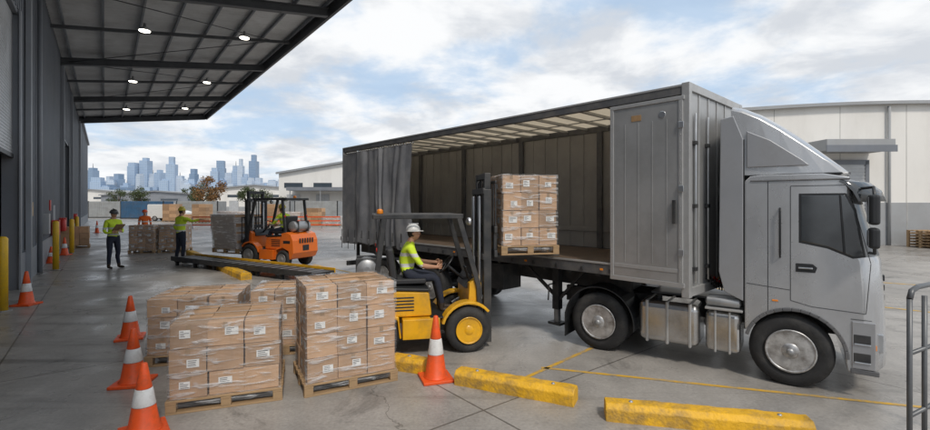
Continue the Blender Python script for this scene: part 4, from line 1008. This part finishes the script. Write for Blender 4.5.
# ------------------------------------------------------------ city skyline
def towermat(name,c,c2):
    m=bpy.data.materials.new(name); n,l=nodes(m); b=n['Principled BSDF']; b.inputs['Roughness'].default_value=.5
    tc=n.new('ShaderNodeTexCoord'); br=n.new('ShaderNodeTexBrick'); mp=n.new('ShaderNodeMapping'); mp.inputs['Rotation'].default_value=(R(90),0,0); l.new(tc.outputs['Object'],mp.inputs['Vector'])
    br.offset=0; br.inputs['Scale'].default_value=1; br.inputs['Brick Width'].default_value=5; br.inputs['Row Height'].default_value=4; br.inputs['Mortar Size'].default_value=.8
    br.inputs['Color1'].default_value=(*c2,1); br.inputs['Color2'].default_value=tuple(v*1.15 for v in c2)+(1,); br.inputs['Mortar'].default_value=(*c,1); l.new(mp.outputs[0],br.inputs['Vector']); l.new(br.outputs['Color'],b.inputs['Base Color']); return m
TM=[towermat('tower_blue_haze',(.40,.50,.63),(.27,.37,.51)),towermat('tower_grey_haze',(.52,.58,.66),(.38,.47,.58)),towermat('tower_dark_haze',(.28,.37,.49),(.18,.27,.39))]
sk=[(93,168,7,2),(101,186,6,1),(112,180,7,1),(119,174,7,2),(127,183,8,0),(134,163,8,0),(140,174,5,1),(146,158,8,0),(153,174,6,1),(160,170,7,0),(166,180,6,1),(172,157,8,0),(180,176,8,1),(188,183,9,1),(194,169,6,2),(201,179,5,1),(208,180,8,0),(215,168,7,0),(221,161,8,2),(229,173,7,1),(236,166,6,0),(241,159,5,1),(246,174,6,0),(254,155,7,2),(259,178,7,1),(265,183,8,0),(272,180,6,1),(106,186,9,0),(84,186,8,1)]
rg=random.Random(4)
for q in range(56): sk.append((rg.uniform(88,330) if q%3 else rg.uniform(120,265),rg.uniform(176,195),rg.uniform(5,10),rg.choice((0,1,1,2))))
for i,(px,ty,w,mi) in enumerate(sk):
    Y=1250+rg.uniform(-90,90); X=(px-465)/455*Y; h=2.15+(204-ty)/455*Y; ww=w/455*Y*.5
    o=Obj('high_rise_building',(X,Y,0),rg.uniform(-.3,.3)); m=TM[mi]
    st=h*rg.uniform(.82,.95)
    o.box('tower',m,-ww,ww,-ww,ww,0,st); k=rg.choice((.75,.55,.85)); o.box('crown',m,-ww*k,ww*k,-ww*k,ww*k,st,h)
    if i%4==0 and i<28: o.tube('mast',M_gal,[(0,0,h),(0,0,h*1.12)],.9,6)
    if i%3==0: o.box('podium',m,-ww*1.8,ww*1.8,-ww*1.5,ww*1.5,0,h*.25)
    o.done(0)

# ------------------------------------------------------------ handrail right foreground
def rail():
    o=Obj('metal_handrail',(3.42,3.50,0),R(28))
    for x in(0,.28,1.3):
        o.tube('post',M_grail,[(x,0,0),(x,0,1.42-.0)],.018,12)
    o.tube('top_rail',M_grail,[(-.0,0,1.42),(.04,0,1.48),(.15,0,1.50),(1.6,0,1.50)],.02,12); o.tube('mid_rail',M_grail,[(0,0,1.0),(1.6,0,1.0)],.016,12); o.tube('low_rail',M_grail,[(0,0,.52),(1.6,0,.52)],.016,12)
    o.done(0)
rail()

# ------------------------------------------------------------ world, sun, camera
SE,SAZ=R(50),R(160)   # azimuth measured clockwise from +Y
w=bpy.data.worlds.new('World'); scene.world=w; w.use_nodes=True; n=w.node_tree.nodes; l=w.node_tree.links
try:
    w.cycles.sampling_method='MANUAL'; w.cycles.sample_map_resolution=256
except Exception: pass
bg=n['Background']; bg.inputs['Strength'].default_value=.115
sky=n.new('ShaderNodeTexSky'); sky.sky_type='NISHITA'; sky.sun_disc=False; sky.sun_elevation=SE; sky.sun_rotation=SAZ; sky.air_density=1.0; sky.dust_density=.8
tc=n.new('ShaderNodeTexCoord'); sp=n.new('ShaderNodeSeparateXYZ'); l.new(tc.outputs['Generated'],sp.inputs[0])
def M(op,a,b=None):
    x=n.new('ShaderNodeMath'); x.operation=op
    for i,v in enumerate((a,b)):
        if v is None: continue
        if isinstance(v,(int,float)): x.inputs[i].default_value=v
        else: l.new(v,x.inputs[i])
    return x.outputs[0]
zc=M('ADD',M('MAXIMUM',sp.outputs['Z'],0),.22)
cx=M('DIVIDE',sp.outputs['X'],zc); cy=M('DIVIDE',sp.outputs['Y'],zc)
cb=n.new('ShaderNodeCombineXYZ'); l.new(cx,cb.inputs[0]); l.new(cy,cb.inputs[1]); cb.inputs[2].default_value=3.7
def nz(sc,det,ro,dist=0,off=(0,0,0)):
    mp=n.new('ShaderNodeMapping'); mp.inputs['Location'].default_value=off; l.new(cb.outputs[0],mp.inputs['Vector'])
    x=n.new('ShaderNodeTexNoise'); x.inputs['Scale'].default_value=sc; x.inputs['Detail'].default_value=det; x.inputs['Roughness'].default_value=ro; x.inputs['Distortion'].default_value=dist; l.new(mp.outputs[0],x.inputs['Vector']); return x.outputs['Fac']
def mrg(v,a,b,c,d,sm=True):
    x=n.new('ShaderNodeMapRange'); x.interpolation_type='SMOOTHSTEP' if sm else 'LINEAR'
    for k,t in zip(('From Min','From Max','To Min','To Max'),(a,b,c,d)): x.inputs[k].default_value=t
    l.new(v,x.inputs['Value']); return x.outputs[0]
cover=mrg(nz(1.7,7,.57,.15,(4.1,2.6,0)),.37,.55,.22,1)
haze=mrg(sp.outputs['Z'],0,.17,.8,0)
cov=M('MAXIMUM',cover,haze)
shade=mrg(nz(2.6,6,.57,.25,(5,2,1)),.34,.60,0,1)
cc=n.new('ShaderNodeMix'); cc.data_type='RGBA'; l.new(shade,cc.inputs['Factor']); cc.inputs['A'].default_value=(5.9,6.2,6.65,1); cc.inputs['B'].default_value=(8.5,8.6,8.7,1)
sm=n.new('ShaderNodeMix'); sm.data_type='RGBA'; sm.inputs['Factor'].default_value=.8; l.new(sky.outputs[0],sm.inputs['A']); sm.inputs['B'].default_value=(4.1,5.8,7.9,1)
fx=n.new('ShaderNodeMix'); fx.data_type='RGBA'; l.new(cov,fx.inputs['Factor']); l.new(sm.outputs['Result'],fx.inputs['A']); l.new(cc.outputs['Result'],fx.inputs['B'])
l.new(fx.outputs['Result'],bg.inputs['Color'])
sl=bpy.data.lights.new('sun','SUN'); sl.energy=2.0; sl.angle=R(8); sl.color=(1,.93,.84); so=bpy.data.objects.new('sun',sl); COL.objects.link(so)
d=Vector((math.sin(SAZ)*math.cos(SE),math.cos(SAZ)*math.cos(SE),math.sin(SE))); so.rotation_euler=d.to_track_quat('Z','Y').to_euler(); so.location=(20,-20,40)

cd=bpy.data.cameras.new('camera'); cam=bpy.data.objects.new('camera',cd); COL.objects.link(cam); scene.camera=cam
cam.location=(0,0,2.15); cam.rotation_euler=(R(90),0,0); cd.sensor_width=36; cd.lens=36*455/930; cd.shift_y=-11/930; cd.clip_start=.05; cd.clip_end=9000
